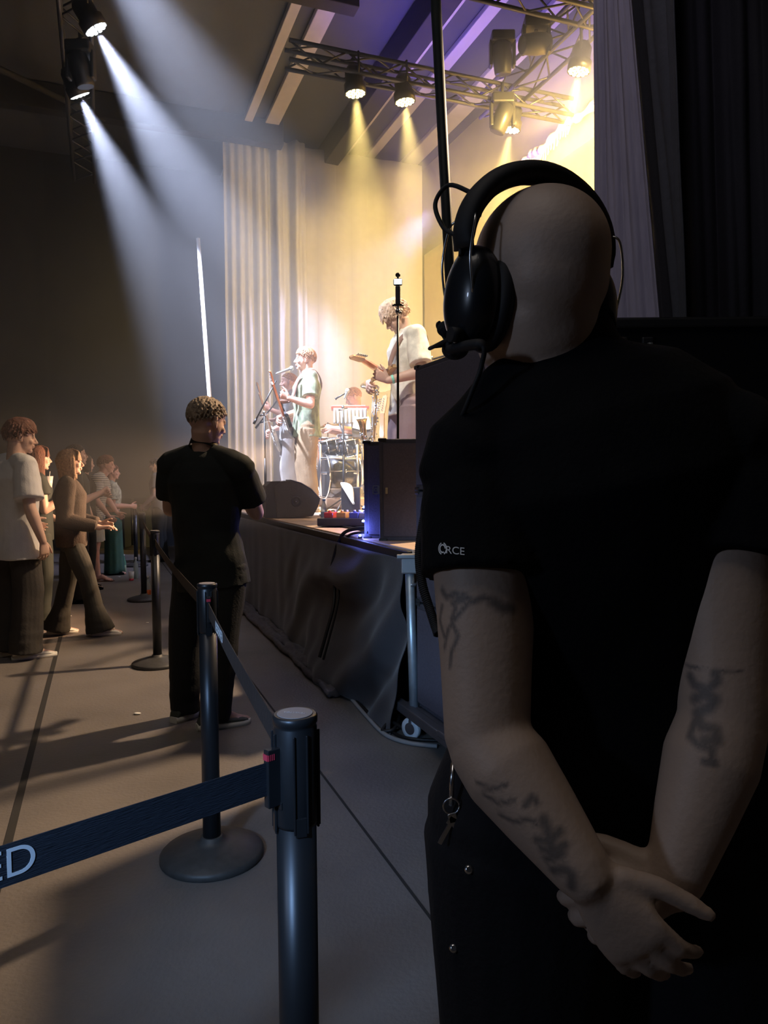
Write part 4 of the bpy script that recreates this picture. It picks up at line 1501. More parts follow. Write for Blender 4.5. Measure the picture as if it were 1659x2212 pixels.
# ================================================================== loudspeakers
M_cab = mat('cabinet_black', (0.07, 0.066, 0.085), 0.7, var=.08, vscale=60, bump=.35, bscale=300)
M_grl = mat('grille_black', (0.10, 0.09, 0.12), 0.75, var=.12, vscale=90, bump=.5, bscale=500)
M_alu = mat('brushed', (0.5, 0.5, 0.52), 0.35, .9, var=.1)
M_blkp = mat('black_plastic', (0.015, 0.015, 0.017), .45)
def cabinet(name, label, Mx, s, group=None, grille='x', logo=None, handle=True, cat='loudspeaker'):
    """box s=(depth along local x, width along local y, height); origin at base centre, grille on local -y side"""
    r = thing(name, label, cat, Mx.translation, 0, group)
    bm = bmesh.new(); box(bm, (0, 0, s[2] / 2), s, Mx, .008); obj('enclosure', bm, M_cab, r)
    bm = bmesh.new(); box(bm, (0, -s[1] / 2 - .004, s[2] / 2), (s[0] - .05, .012, s[2] - .05), Mx, .004); g_ = obj('front_grille', bm, M_grl, r)
    bm = bmesh.new()
    for sx_ in (-1, 1):
        for sz_ in (0, 1):
            for sy_ in (-1, 1):
                box(bm, (sx_ * (s[0] / 2 - .02), sy_ * (s[1] / 2 - .02), sz_ * s[2] + (.004 if sz_ == 0 else -.004)), (.05, .05, .02), Mx, .005)
    o = obj('corner_guard', bm, M_blkp, r); 
    if handle:
        for sx_ in (-1, 1):
            bm = bmesh.new(); box(bm, (sx_ * (s[0] / 2 + .002), 0, s[2] * .6), (.006, .17, .09), Mx, .003)
            tube(bm, [Mx @ Vector((sx_ * (s[0] / 2 + .004), -.06, s[2] * .6)), Mx @ Vector((sx_ * (s[0] / 2 + .022), -.05, s[2] * .6)), Mx @ Vector((sx_ * (s[0] / 2 + .022), .05, s[2] * .6)), Mx @ Vector((sx_ * (s[0] / 2 + .004), .06, s[2] * .6))], .009, 8)
            obj('handle', bm, M_blkp, r)
    return r, g_
def HM(u, v, z, rz=0.0):
    return Matrix.Translation(W(u, v, z)) @ Matrix.Rotation(HYAW + rz, 4, 'Z')
# in this frame local x runs along the stage front, local -y upstage; the audience side is +y
def HMa(u, v, z, rz=0.0):
    return HM(u, v, z, PI + rz)           # local -y now faces the audience
PU = 3.09; PD = .78; PW = .76
lab = ['bottom cabinet of the tall speaker tower beside the stage corner', 'middle cabinet of the tall speaker tower beside the stage corner', 'top cabinet of the tall speaker tower beside the stage corner']
zs = [.16, .70, 1.27]
hs_ = [.53, .56, .62]
for i in range(3):
    cabinet('loudspeaker_cabinet', lab[i], HMa(PU, 1.50 + PD / 2, zs[i]), (PW, PD, hs_[i]), 'speaker tower cabinets')
# dolly under the tower
r = thing('tower_dolly', 'low grey steel dolly with white-rimmed castors under the speaker tower', 'dolly', W(PU, 1.9, 0))
M_dol = mat('dolly_steel', (0.16, 0.15, 0.17), .5, .6, var=.1)
bm = bmesh.new(); box(bm, (0, 0, .130), (PW + .18, PD + .06, .05), HMa(PU, 1.50 + PD / 2, 0), .006); obj('platform', bm, M_dol, r)
bm = bmesh.new(); box(bm, (0, -PD / 2 - .05, .135), (PW + .34, .05, .05), HMa(PU + .02, 1.50 + PD / 2, 0), .006); obj('front_bar', bm, M_dol, r)
bm = bmesh.new(); box(bm, (.20, -PD / 2 - .05, .155), (.30, .06, .03), HMa(PU + .02, 1.50 + PD / 2, 0), .006); obj('bracket', bm, M_dol, r)
M_rub = mat('castor_rim', (0.75, 0.85, 0.95), .4)
for du, dv in ((-.33, -.02), (.34, -.02), (-.33, .72), (.34, .72)):
    c = W(PU + du, 1.47 + dv, .056)
    bm = bmesh.new()
    ax = (DV + DU * .5).normalized()
    lathe(bm, [(.035, -.012), (.053, -.014), (.056, -.006), (.056, .006), (.053, .014), (.035, .012)], c, ax, 28)
    wl_ = obj('castor', bm, M_rub, r)
    bm = bmesh.new(); lathe(bm, [(.03, -.016), (.03, .016)], c, ax, 20); box(bm, (0, 0, 0), (.03, .03, .05), Matrix.Translation(c + Vector((0, 0, .045))) @ Matrix.Rotation(HYAW, 4, 'Z'), .004)
    obj('castor_fork', bm, M_dol, wl_)

# two side-fill cabinets on the stage edge
def yawM(p, face):
    f = Vector((face[0], face[1], 0)).normalized()   # local -y faces this way
    return Matrix.Translation(p) @ Matrix.Rotation(math.atan2(-f.x, f.y) + PI, 4, 'Z')
pB = P(872, 1171, 4.34); pB.z = SH
fB = Vector((-.10, -1, 0)).normalized()
rB, gB = cabinet('loudspeaker_cabinet', 'wider black side-fill cabinet on the stage edge, right of the narrow one', yawM(pB + Vector((.03, .24, 0)), fB), (.30, .44, .60), 'side-fill cabinets', handle=False)
pA = P(811, 1167, 4.50); pA.z = SH
rA, gA = cabinet('loudspeaker_cabinet', 'narrow-looking black side-fill cabinet on the stage edge with small square badge', yawM(pA + Vector((.07, .26, 0)), fB), (.235, .44, .595), 'side-fill cabinets', handle=False)
bm = bmesh.new()
def badge(bm, px, py, Y, w_, h_, nrm=fB):
    c = P(px, py, Y); x = Vector((-nrm.y, nrm.x, 0)); z = Vector((0, 0, 1))
    for (a, b_, cw, chh) in ((0, h_ / 2, w_, .006), (0, -h_ / 2, w_, .006), (-w_ / 2, 0, .006, h_), (w_ / 2, 0, .014, h_), (0, h_ / 6, w_ * .5, .005), (0, -h_ / 6, w_ * .5, .005), (-w_ / 4, 0, .005, h_ * .35), (w_ * .22, .0, .005, h_ * .35)):
        Mx = Matrix(((x.x, nrm.x, 0, c.x), (x.y, nrm.y, 0, c.y), (0, 0, 1, c.z), (0, 0, 0, 1)))
        box(bm, (a, 0, b_), (cw, .004, chh), Mx)
mA = yawM(pA + Vector((.07, .26, 0)), fB); fa = mA @ Vector((0, -.235, .3))
badge(bm, 812, 1058, fa.y - .004, .034, .048)
obj('badge', bm, M_alu, gA)
mB = yawM(pB + Vector((.03, .24, 0)), fB); fb = mB @ Vector((-.13, -.235, .3))
bm = bmesh.new(); c = P(835, 1060, fb.y - .006); box(bm, c, (.014, .006, .036), None, .002)
obj('badge', bm, mat('badge_brass', (.6, .5, .3), .4, .6), gB)

# black case stack at the right
r = thing('flight_case', 'large black case with recessed handles behind the bald crew member at right', 'case', Vector((1.2, 2.5, 0)))
bx0, bx1, by, bz = P(1262, 690, 2.25).x, 2.3, 2.25, P(1400, 684, 2.25).z
bm = bmesh.new(); box(bm, ((bx0 + bx1) / 2, by + .35, bz / 2 + .05), (bx1 - bx0, .7, bz - .1), None, .01); obj('body', bm, M_blk, r)
bm = bmesh.new(); box(bm, ((bx0 + bx1) / 2, by + .35, bz - .02), (bx1 - bx0 + .02, .72, .03), None, .006); obj('lid_edge', bm, M_blkp, r)
for px in (1342, 1398):
    c = P(px, 775, by - .004)
    bm = bmesh.new()
    box(bm, c, (.035, .012, .13), None, .005)
    h_ = obj('handle_recess', bm, M_blkp, r)
    bm = bmesh.new(); cyl(bm, c + Vector((0.004, -.014, -.045)), c + Vector((0.004, -.014, .045)), .008)
    obj('handle', bm, mat('handle_grey', (.12, .13, .14), .4, .3), h_)
for xx in (bx0 + .08, bx1 - .08):
    for yy in (by + .1, by + .6):
        bm = bmesh.new(); lathe(bm, [(.05, -.015), (.05, .015)], (xx, yy, .05), (1, 0, 0), 20); obj('castor', bm, M_blkp, r)

# ================================================================== cables and cloth on the floor
M_cable = mat('cable_black', (0.012, 0.012, 0.013), .5)
M_cableg = mat('cable_grey', (0.30, 0.30, 0.31), .5)
def cable(label, pts, r_, m=M_cable, k=8, group=None):
    bm = bmesh.new(); pp = smoothpath(pts, k); tube(bm, pp, r_, 8)
    o = obj('cable', bm, m); rebase(o, pp[0]); return tag(o, label, 'cable', group)
def gz(px, py, z): return G(px, py, z)
cable('thick black cable looping over the stage edge down to the floor', [P(800, 1141, 4.6), P(770, 1142, 4.75), P(745, 1150, 4.86), P(731, 1170, 4.90), P(722, 1200, 4.90), P(716, 1235, 4.90), P(722, 1262, 4.88), P(720, 1310, 4.80), P(704, 1370, 4.74), P(690, 1420, 4.70)], .012)
cable('thinner black cable hanging beside the thick one at the stage edge', [P(795, 1150, 4.55), P(765, 1152, 4.7), P(748, 1162, 4.82), P(738, 1190, 4.84), P(732, 1225, 4.84), P(733, 1260, 4.82), P(728, 1310, 4.76), P(712, 1375, 4.70), P(698, 1425, 4.68)], .008)
cable('pale cable curving across the floor past the foot of the stage leg', [gz(700, 1455, .01), gz(750, 1500, .01), gz(790, 1545, .012), gz(830, 1585, .012), gz(880, 1604, .012), gz(945, 1612, .012)], .011, M_cableg)
cable('black cable lying inside the pale one beside the stage skirt', [gz(712, 1452, .012), gz(770, 1515, .012), gz(820, 1560, .012), gz(870, 1592, .012), gz(950, 1600, .012)], .009)
cable('black cable tangled at the foot of the stage corner', [gz(800, 1545, .02), gz(840, 1530, .05), gz(862, 1548, .06), gz(850, 1575, .03), gz(826, 1578, .02), gz(845, 1560, .05), gz(880, 1580, .03)], .010)
# surplus skirt cloth heaped on the floor along the stage
bm = bmesh.new()
M_heap = mat('cloth_heap', (0.10, 0.096, 0.11), .9, var=.1, bump=.3, bscale=40)
for off, rr, sd in ((0.0, .034, 1), (-.05, .022, 4), (.05, .030, 7)):
    pts = []
    for i in range(60):
        u = 4.25 + (8.2 - 4.25) * i / 59
        v = SV - .17 + off + .045 * noise.noise(Vector((u * 2.2, sd, 0))) + (.0)
        pts.append(W(u, v, .03 + .015 * noise.noise(Vector((u * 3, sd, 5)))))
    tube(bm, pts, [rr * (1 + .5 * noise.noise(Vector((i * .35, sd, 2)))) for i in range(60)], 10)
me = remeshed(bm, .008, 3, .5, cloth_noise(.008, 12, 12))
o = bpy.data.objects.new('surplus_cloth', me); COL.objects.link(o); me.materials.clear(); me.materials.append(M_heap); rebase(o, W(6, SV - .17, 0))
tag(o, 'bunched dark cloth lying on the floor along the foot of the stage skirt', 'cloth')

# ================================================================== small things on the hall floor
M_glass = mat('bottle_clear', (0.8, 0.9, 0.85), .15, trans=.6)
M_green = mat('bottle_green', (0.25, 0.6, 0.4), .15, trans=.5)
M_whitep = mat('plastic_white', (0.85, 0.83, 0.78), .4)
def bottle(label, c, h_, m, mcap, liquid=None, r_=.033):
    r = thing('drink_bottle', label, 'bottle', c)
    bm = bmesh.new(); lathe(bm, [(r_ * .85, 0), (r_, .01), (r_, h_ * .55), (r_ * .9, h_ * .64), (r_ * .42, h_ * .84), (r_ * .40, h_ * .93)], c, n=20); obj('glass', bm, m, r)
    bm = bmesh.new(); lathe(bm, [(r_ * .48, h_ * .92), (r_ * .48, h_), (r_ * .4, h_ * 1.01)], c, n=16); obj('cap', bm, mcap, r)
    if liquid:
        bm = bmesh.new(); lathe(bm, [(r_ * 1.01, h_ * .05), (r_ * 1.015, h_ * .42), (r_ * 1.0, h_ * .43)], c, n=20); obj('wrapper', bm, liquid, r)
    return r
bottle('green glass bottle standing beside the hem of the green skirt', G(268, 1238), .27, M_green, M_whitep, mat('lab_pale', (.5, .7, .5), .5))
bottle('clear bottle with white cap standing before the fifth belt post', G(294, 1250), .29, M_glass, M_whitep)
bottle('bottle with bright orange drink beside the fourth post', G(320, 1295), .26, M_glass, M_whitep, mat('drink_orange', (.9, .22, .06), .4, emit=None))
r = thing('paper_cup', 'white cup with red pattern on the floor left of the clear bottle', 'cup', G(284, 1254))
bm = bmesh.new(); lathe(bm, [(.028, 0), (.036, .12), (.034, .12), (.027, .005)], G(284, 1254), n=20); obj('cup', bm, M_whitep, r)
bm = bmesh.new(); lathe(bm, [(.0285, .0), (.0305, .03), (.030, .03)], G(284, 1254), n=20); obj('red_band', bm, M_red, r)
for px, py, sz, lab_ in ((297, 1541, .022, 'crumpled white scrap lying on the open floor left of the sneakers'), (146, 1330, .04, 'small white scrap between the legs of the person in brown jumper'), (258, 1246, .02, 'tiny pale scrap beside the green bottle'), (319, 1345, .016, 'tiny pale scrap on the floor right of the third post')):
    bm = bmesh.new(); ellipsoid(bm, (0, 0, 0), sz, sz * .6, sz * .25, None, 10, 6)
    for v in bm.verts: v.co = v.co * (1 + .4 * noise.noise(v.co * 90)) + G(px, py, .006)
    o = obj('paper_scrap', bm, M_whitep); rebase(o, G(px, py)); tag(o, lab_, 'litter')
# ================================================================== the photographer
def gp(px, py):
    p = G(px, py); return (p.x, p.y)
M_tee = mat('tee_dark_green', (0.009, 0.012, 0.011), .85, var=.08, bump=.15, bscale=150)
M_trd = mat('trousers_black', (0.007, 0.008, 0.008), .85, var=.1, bump=.2, bscale=100)
M_hairg = mat('hair_greying', (0.36, 0.28, 0.21), .7, var=.35, vscale=60, bump=.8, bscale=180)
M_white = mat('shoe_white', (0.8, 0.76, 0.66), .5)
M_shoeg = mat('shoe_green', (0.05, 0.06, 0.05), .6, var=.2)
L_ = P(404, 1540, 4.07); R_ = P(462, 1565, 3.93)
Y0 = 4.0
wj = dict(head=P(449, 912, 3.98), neck=P(440, 975, 4.0), sl=P(372, 1008, 4.02), sr=P(520, 1012, 3.93), chest=P(443, 1065, 4.0), waist=P(447, 1150, 4.0), pelvis=P(455, 1215, 4.0),
          hl=P(420, 1222, 4.03), hr=P(490, 1222, 3.97), kl=P(400, 1390, 4.06), kr=P(478, 1395, 3.92), al=P(400, 1533, 4.08), ar=P(462, 1548, 3.92),
          el=P(368, 1100, 4.10), er=P(554, 1108, 4.08), wl=P(480, 1080, 4.38), wr=P(528, 1072, 4.36))
wj['al'].z = .09; wj['ar'].z = .09
F = figure('person in dark T-shirt and trousers with a camera, standing at the stage seen from behind', (-.95, 4.0), -.35, 1.77, WJ=wj, head_yaw=-22, head_pitch=10, girth=1.05, voxel=.0055,
           toes=((.15, 1), (.75, .8)), eyes=True, hands=dict(l=dict(f=(.9, .5, .3), b=(-.2, -.2, -1), t=(-.3, .8, .3), curl=(30, 40, 30)), r=dict(f=(-.5, .6, .7), b=(.8, .3, 0), t=(0, .3, 1), curl=(40, 50, 30))))
PHG = F
shirt(F, M_tee, hem=.80, sleeve=.72, loose=.030, sl_loose=.022, amp=.009, flare=.012, neck=.085)
trousers(F, M_trd, r=(.105, .092, .078, .068), loose=.010, amp=.010)
shoes(F, M_shoeg, M_white)
hair_cap(F, M_hairg, thick=.018, front=.06, back=-.062, side=-.004, rough=.006, seed=4)
bm = bmesh.new()
nk = F.j['neck']
st_ = smoothpath([nk + F.sx * .065 + F.fw * .11 + Vector((0, 0, -.12)), nk + F.sx * .074 + F.fw * .02 + Vector((0, 0, .015)), nk + F.sx * .05 - F.fw * .050 + Vector((0, 0, .05)), nk - F.fw * .072 + Vector((0, 0, .058)),
                  nk - F.sx * .05 - F.fw * .050 + Vector((0, 0, .05)), nk - F.sx * .074 + F.fw * .02 + Vector((0, 0, .015)), nk - F.sx * .065 + F.fw * .11 + Vector((0, 0, -.12))], 6)
rings = []
for i, p in enumerate(st_):
    d = (st_[min(i + 1, len(st_) - 1)] - st_[max(i - 1, 0)]).normalized()
    o_ = (p - (nk + Vector((0, 0, .02)))); o_ = (o_ - d * o_.dot(d)).normalized(); s_ = d.cross(o_)
    rings.append([p + s_ * .018 + o_ * .004, p - s_ * .018 + o_ * .004, p - s_ * .018 + o_ * .001, p + s_ * .018 + o_ * .001])
loft(bm, rings)
wl, wr = F.j['wl'], F.j['wr']
camc = (wl + wr) / 2 + Vector((.06, .10, .02))
cr = thing('photo_camera', 'black camera held by the person in dark T-shirt, strap round the neck', 'camera', camc)
obj('neck_strap', bm, M_blkp, cr)
Mx = Matrix.Translation(camc) @ Matrix.Rotation(-.35, 4, 'Z')
bm = bmesh.new(); box(bm, (0, 0, 0), (.135, .05, .085), Mx, .01); box(bm, (0, 0, .05), (.05, .045, .03), Mx, .008); obj('body', bm, M_blkp, cr)
bm = bmesh.new(); lathe(bm, [(.032, .02), (.036, .05), (.036, .12), (.04, .16)], Mx @ Vector((0, 0, 0)), Mx.to_3x3() @ Vector((0, 1, 0)), 24); obj('lens', bm, M_blkp, cr)

# ================================================================== the audience
M_tw = mat('tee_white', (0.62, 0.60, 0.60), .85, var=.05, bump=.15, bscale=120)
M_trk = mat('trousers_dark_brown', (0.035, 0.03, 0.026), .85, var=.3, vscale=3, bump=.2, bscale=60)
M_hairb = mat('hair_brown', (0.06, 0.035, 0.025), .6, var=.3, vscale=60, bump=.6, bscale=180)
M_hairr = mat('hair_auburn', (0.16, 0.06, 0.035), .6, var=.3, vscale=60, bump=.6, bscale=180)
M_hairbl = mat('hair_blond_brown', (0.30, 0.18, 0.10), .55, var=.35, vscale=60, bump=.6, bscale=180)
M_jump = mat('jumper_brown', (0.045, 0.030, 0.022), .9, var=.2, bump=.4, bscale=120)
M_trg = mat('trousers_olive', (0.030, 0.029, 0.024), .85, var=.1, bump=.2)
AUD = 'standing concert goers'
TOST = -.75     # they look to the right, towards the stage
# 1 white T-shirt
x, y = gp(42, 1418)
wj = dict(el=P(70, 1085, 5.40), wl=None, er=None)
F = figure('tall person in white T-shirt and dark trousers at the left edge', (x, y), -.55, 1.78, head_yaw=-30, head_pitch=6, group=AUD, toes=((.0, 1), (.55, 1)),
           J=dict(er=(.26, -.05, 1.12), wr=(.285, .03, .87), el=(-.25, .0, 1.12), wl=(-.16, .2, 1.0), neck=(.0, .01, 1.465), head=(.02, .055, 1.635)), voxel=.0055,
           hands=dict(r=dict(f=(.05, .15, -1))))
shirt(F, M_tw, hem=.74, sleeve=.80, loose=.045, sl_loose=.040, amp=.008, flare=.035, neck=.085)
trousers(F, M_trk, top=.96, r=(.100, .10, .095, .090), loose=.015, amp=.010, flare=.015, seat=.85)
shoes(F, M_white, M_white, .30)
hair_cap(F, M_hairr, thick=.026, front=.045, back=-.05, side=-.012, rough=.006, vol=(0, .02, .012), seed=2, tuft=.035)
bm = bmesh.new(); c = F.j['pelvis'] + F.hR @ Vector((0, 0, 0)); pk = F.j['pelvis'] - F.fw * .150 + F.hx * .01 + Vector((0, 0, -.125)) + F.fw * .012; box(bm, pk, (.07, .02, .035), None, .006); obj('red_patch', bm, mat('patch_red', (.25, .04, .05), .6), F.root)
# 2 brown jumper
x, y = gp(160, 1372)
F = figure('person with fringed bob in brown jumper and flared trousers', (x, y), -1.25, 1.60, group=AUD, head_pitch=-2, shoulder=.86, girth=.92, voxel=.0055, neck_r=.85,
           J=dict(al=(-.10, -.16, .09), kl=(-.09, -.05, .50), ar=(.10, .24, .09), kr=(.09, .14, .51), er=(.20, -.04, 1.10), wr=(.17, .26, 1.02), el=(-.2, .0, 1.1), wl=(-.10, .26, 1.04)),
           toes=((-.1, 1), (.15, 1)), hands=dict(r=dict(f=(.9, .2, .1), b=(0, 0, 1), t=(.2, .9, 0), curl=(20, 25, 20))))
JMP = F
shirt(F, M_jump, hem=.84, loose=.035, sleeve_long=True, sl_loose=.020, amp=.008, neck=.08, shoulder_add=.004)
trousers(F, M_trg, top=1.03, r=(.095, .085, .070, .075), loose=.008, flare=.045, amp=.007)
shoes(F, M_white, M_white, .27)
hair_long(F, M_hairbl, .27, 80, seed=5)
# 3 person behind the jumper with the cup
M_pink = mat('top_dark_green', (0.02, 0.026, 0.022), .8)
x, y = gp(92, 1345)
F = figure('person with long auburn hair holding a cup, half hidden behind the brown jumper', (x, y), -1.0, 1.66, group=AUD, shoulder=.88, girth=.95, neck_r=.85,
           J=dict(er=(.20, .02, 1.12), wr=(.12, .24, 1.26), wl=(-.08, .20, 1.0)), hands=dict(r=dict(f=(.7, .3, .3), b=(.6, -.8, 0), t=(0, .2, 1), curl=(35, 40, 30))))
CUPW = F.j['wr'].copy()
shirt(F, M_pink, hem=.82, loose=.02, sleeve=.5, neck=.08)
trousers(F, M_pink, r=(.095, .08, .07, .066), loose=.008)
shoes(F, M_blk, M_blk, .26)
hair_long(F, M_hairr, .30, 70, seed=9)
cc_ = P(104, 1046, CUPW.y - .03)
r = thing('plastic_cup', 'clear plastic cup of pink drink held between white T-shirt and brown jumper', 'cup', cc_)
bm = bmesh.new(); lathe(bm, [(.030, -.05), (.046, .075), (.044, .075), (.029, -.046)], cc_, n=24); obj('cup_wall', bm, mat('cup_clear', (.95, .88, .85), .3, trans=.3), r)
bm = bmesh.new(); lathe(bm, [(.029, -.045), (.036, .01), (.034, .012)], cc_, n=24); obj('pink_drink', bm, mat('drink_pink', (.75, .25, .25), .3), r)
bm = bmesh.new(); cyl(bm, cc_ + Vector((0, 0, -.03)), cc_ + Vector((.02, 0, .12)), .003); obj('straw', bm, M_whitep, r)
# 4 dark T-shirt, looking up right
M_dt = mat('tee_charcoal', (0.035, 0.045, 0.042), .85, var=.1)
M_hairk = mat('hair_black', (0.02, 0.015, 0.013), .6, var=.2, bump=.5, bscale=150)
x, y = gp(172, 1300)
F = figure('person with short dark hair in charcoal T-shirt, arms raised to the chest', (x, y), -1.15, 1.73, group=AUD, head_pitch=-8, head_yaw=10,
           J=dict(er=(.22, .0, 1.10), wr=(.06, .26, 1.22), el=(-.22, .02, 1.10), wl=(-.02, .27, 1.20)), hands=dict(r=dict(curl=(40, 50, 30)), l=dict(curl=(40, 50, 30))))
shirt(F, M_dt, hem=.82, loose=.03, sleeve=.6, neck=.08)
trousers(F, M_trd, r=(.10, .09, .075, .07), loose=.01)
shoes(F, M_blk, M_blk)
hair_cap(F, M_hairk, thick=.008, front=.058, back=-.03, side=.005, rough=.002, tuft=.012)
# 5 small head behind
x, y = gp(190, 1272)
F = figure('person with dark hair, mostly hidden behind the striped shirt, only the face showing', (x, y), -1.1, 1.66, group=AUD, head_yaw=20, shoulder=.88, neck_r=.85)
shirt(F, M_blk, hem=.82, loose=.02, sleeve=.6, neck=.08)
trousers(F, M_trd, r=(.10, .09, .075, .07), loose=.01)
shoes(F, M_blk, M_blk)
hair_long(F, M_hairk, .22, 60, fringe=False, seed=12, vox=.006)
# 6 striped shirt and shorts
def striped():
    m = mat('shirt_striped', (0.60, 0.58, 0.50), .85, var=.05, bump=.15, bscale=90)
    nt = m.node_tree; b = nt.nodes['Principled BSDF']
    tc = nt.nodes.new('ShaderNodeTexCoord'); sp = nt.nodes.new('ShaderNodeSeparateXYZ'); mm = nt.nodes.new('ShaderNodeMath'); mm.operation = 'MULTIPLY'; mm.inputs[1].default_value = 260
    sn = nt.nodes.new('ShaderNodeMath'); sn.operation = 'SINE'; gt = nt.nodes.new('ShaderNodeMath'); gt.operation = 'GREATER_THAN'; gt.inputs[1].default_value = .55
    mx = nt.nodes.new('ShaderNodeMixRGB'); mx.inputs[2].default_value = (.10, .10, .11, 1)
    old = b.inputs['Base Color'].links[0].from_socket
    nt.links.new(tc.outputs['Object'], sp.inputs[0]); nt.links.new(sp.outputs['Z'], mm.inputs[0]); nt.links.new(mm.outputs[0], sn.inputs[0]); nt.links.new(sn.outputs[0], gt.inputs[0])
    nt.links.new(old, mx.inputs[1]); nt.links.new(gt.outputs[0], mx.inputs[0]); nt.links.new(mx.outputs[0], b.inputs['Base Color'])
    return m
M_short = mat('shorts_cream', (0.60, 0.54, 0.40), .85, var=.1, bump=.2)
x, y = gp(205, 1254)
F = figure('person in striped short-sleeved shirt and cream shorts leaning forward', (x, y), -1.30, 1.70, group=AUD, lean=10, girth=1.12, skin=M_skin2, head_pitch=0,
           J=dict(al=(-.13, -.05, .09), ar=(.12, .05, .09), wr=(.22, .22, .89), er=(.26, .07, 1.11), wl=(-.14, .30, .92), el=(-.24, .16, 1.12), neck=(0, .12, 1.44), head=(0, .19, 1.58), chest=(0, .06, 1.27), sl=(-.19, .09, 1.38), sr=(.19, .09, 1.38)),
           toes=((-.1, 1), (.2, 1)), leg_r=1.1, hands=dict(r=dict(f=(.6, .2, -.6), curl=(40, 50, 30)), l=dict(f=(.6, .2, -.6), curl=(40, 50, 30))))
shirt(F, striped(), hem=.86, loose=.035, sleeve=.75, sl_loose=.02, neck=.085, amp=.008)
trousers(F, M_short, top=1.0, end=.47, r=(.115, .105, .10, .07), loose=.02)
hair_cap(F, M_hairr, thick=.022, front=.05, back=-.03, side=.01, rough=.008, vol=(0, .015, .01), seed=6)
# sandals
for i, q in enumerate(('al', 'ar')):
    an = F.j[q]; f = F.toe[i]; x_ = f.cross(Vector((0, 0, 1)))
    bm = bmesh.new(); box(bm, (0, 0, 0), (.09, .27, .008), Matrix(((x_.x, f.x, 0, an.x + f.x * .07), (x_.y, f.y, 0, an.y + f.y * .07), (0, 0, 1, .005), (0, 0, 0, 1))), .002)
    obj('sandal', bm, mat('sandal_brown', (.2, .1, .06), .7), F.root)
# 7 green skirt
M_skg = mat('skirt_green', (0.045, 0.13, 0.10), .75, var=.1, bump=.2)
M_pat = mat('top_pale_pattern', (0.40, 0.44, 0.36), .8, var=.6, vscale=22)
x, y = gp(247, 1240)
F = figure('person in long green skirt and pale patterned cropped top at the front of the crowd', (x, y), -1.2, 1.56, group=AUD, shoulder=.88, girth=1.0, neck_r=.9, skin=M_skin2,
           J=dict(er=(.21, .0, 1.09), wr=(.10, .26, 1.08), wl=(-.08, .28, 1.08), el=(-.21, .03, 1.09)), hands=dict(r=dict(curl=(50, 60, 40)), l=dict(curl=(50, 60, 40))))
shirt(F, M_pat, hem=1.12, loose=.02, sleeve=.7, sl_loose=.03, neck=.10)
j = F.j; bm = bmesh.new(); rings = []
for z, r1 in ((1.02, .145), (.93, .185), (.70, .19), (.40, .195), (.10, .21), (.03, .215)):
    rr = []
    for i in range(48):
        a = 2 * PI * i / 48; q = r1 * (1 + .05 * math.sin(a * 9) * (1.05 - z)); rr.append(Vector((x, y, z * F.k)) + F.hx * (q * math.cos(a)) * F.k + F.fw * (q * .72 * math.sin(a)) * F.k)
    rings.append(rr)
loft(bm, rings); obj('skirt', bm, M_skg, F.root)
shoes(F, M_blk, M_blk, .25)
hair_cap(F, M_hairr, thick=.016, front=.055, back=-.05, side=-.02)
# 8 steward far off
M_grey = mat('shirt_steward', (0.10, 0.11, 0.11), .8)
x, y = gp(348, 1212)
F = figure('person in grey shirt at the far end of the barrier, partly hidden', (x, y), 1.6, 1.70, lean=4, skin=M_skin,
           J=dict(el=(-.24, .02, 1.12), wl=(-.16, .22, .95), er=(.24, .02, 1.12), wr=(.16, .22, .95)))
shirt(F, M_grey, hem=.84, loose=.025, sleeve=.6)
trousers(F, M_trd, r=(.10, .09, .075, .07), loose=.01)
shoes(F, M_blk, M_blk)
hair_cap(F, M_hairk, thick=.01)
# ================================================================== on the stage
def SP(px, Y, z=SH):
    p = P(px, 1033, Y); return Vector((p.x, p.y, z))
M_orange = mat('wood_orange', (0.8, 0.22, 0.06), .35, var=.15, vscale=6, coat=.4)
M_maple = mat('wood_maple', (0.65, 0.38, 0.18), .4, var=.1, coat=.3)
M_gblk = mat('guitar_black', (0.015, 0.015, 0.018), .15, coat=.6)
M_gtan = mat('guitar_tan', (0.50, 0.30, 0.14), .25, coat=.5, var=.15)
M_gpale = mat('guitar_pale', (0.75, 0.72, 0.62), .25, coat=.5)
M_pick = mat('pickguard_white', (0.8, 0.79, 0.74), .35)
OUT = [(-.215, 0), (-.21, .07), (-.18, .125), (-.12, .160), (-.05, .150), (.0, .118), (.05, .108), (.10, .122), (.165, .140), (.215, .112), (.205, .075), (.15, .048), (.13, .025), (.13, -.025), (.15, -.05), (.185, -.085), (.165, -.115), (.11, -.125), (.05, -.110), (.0, -.118), (-.06, -.150), (-.13, -.158), (-.185, -.12), (-.21, -.06)]
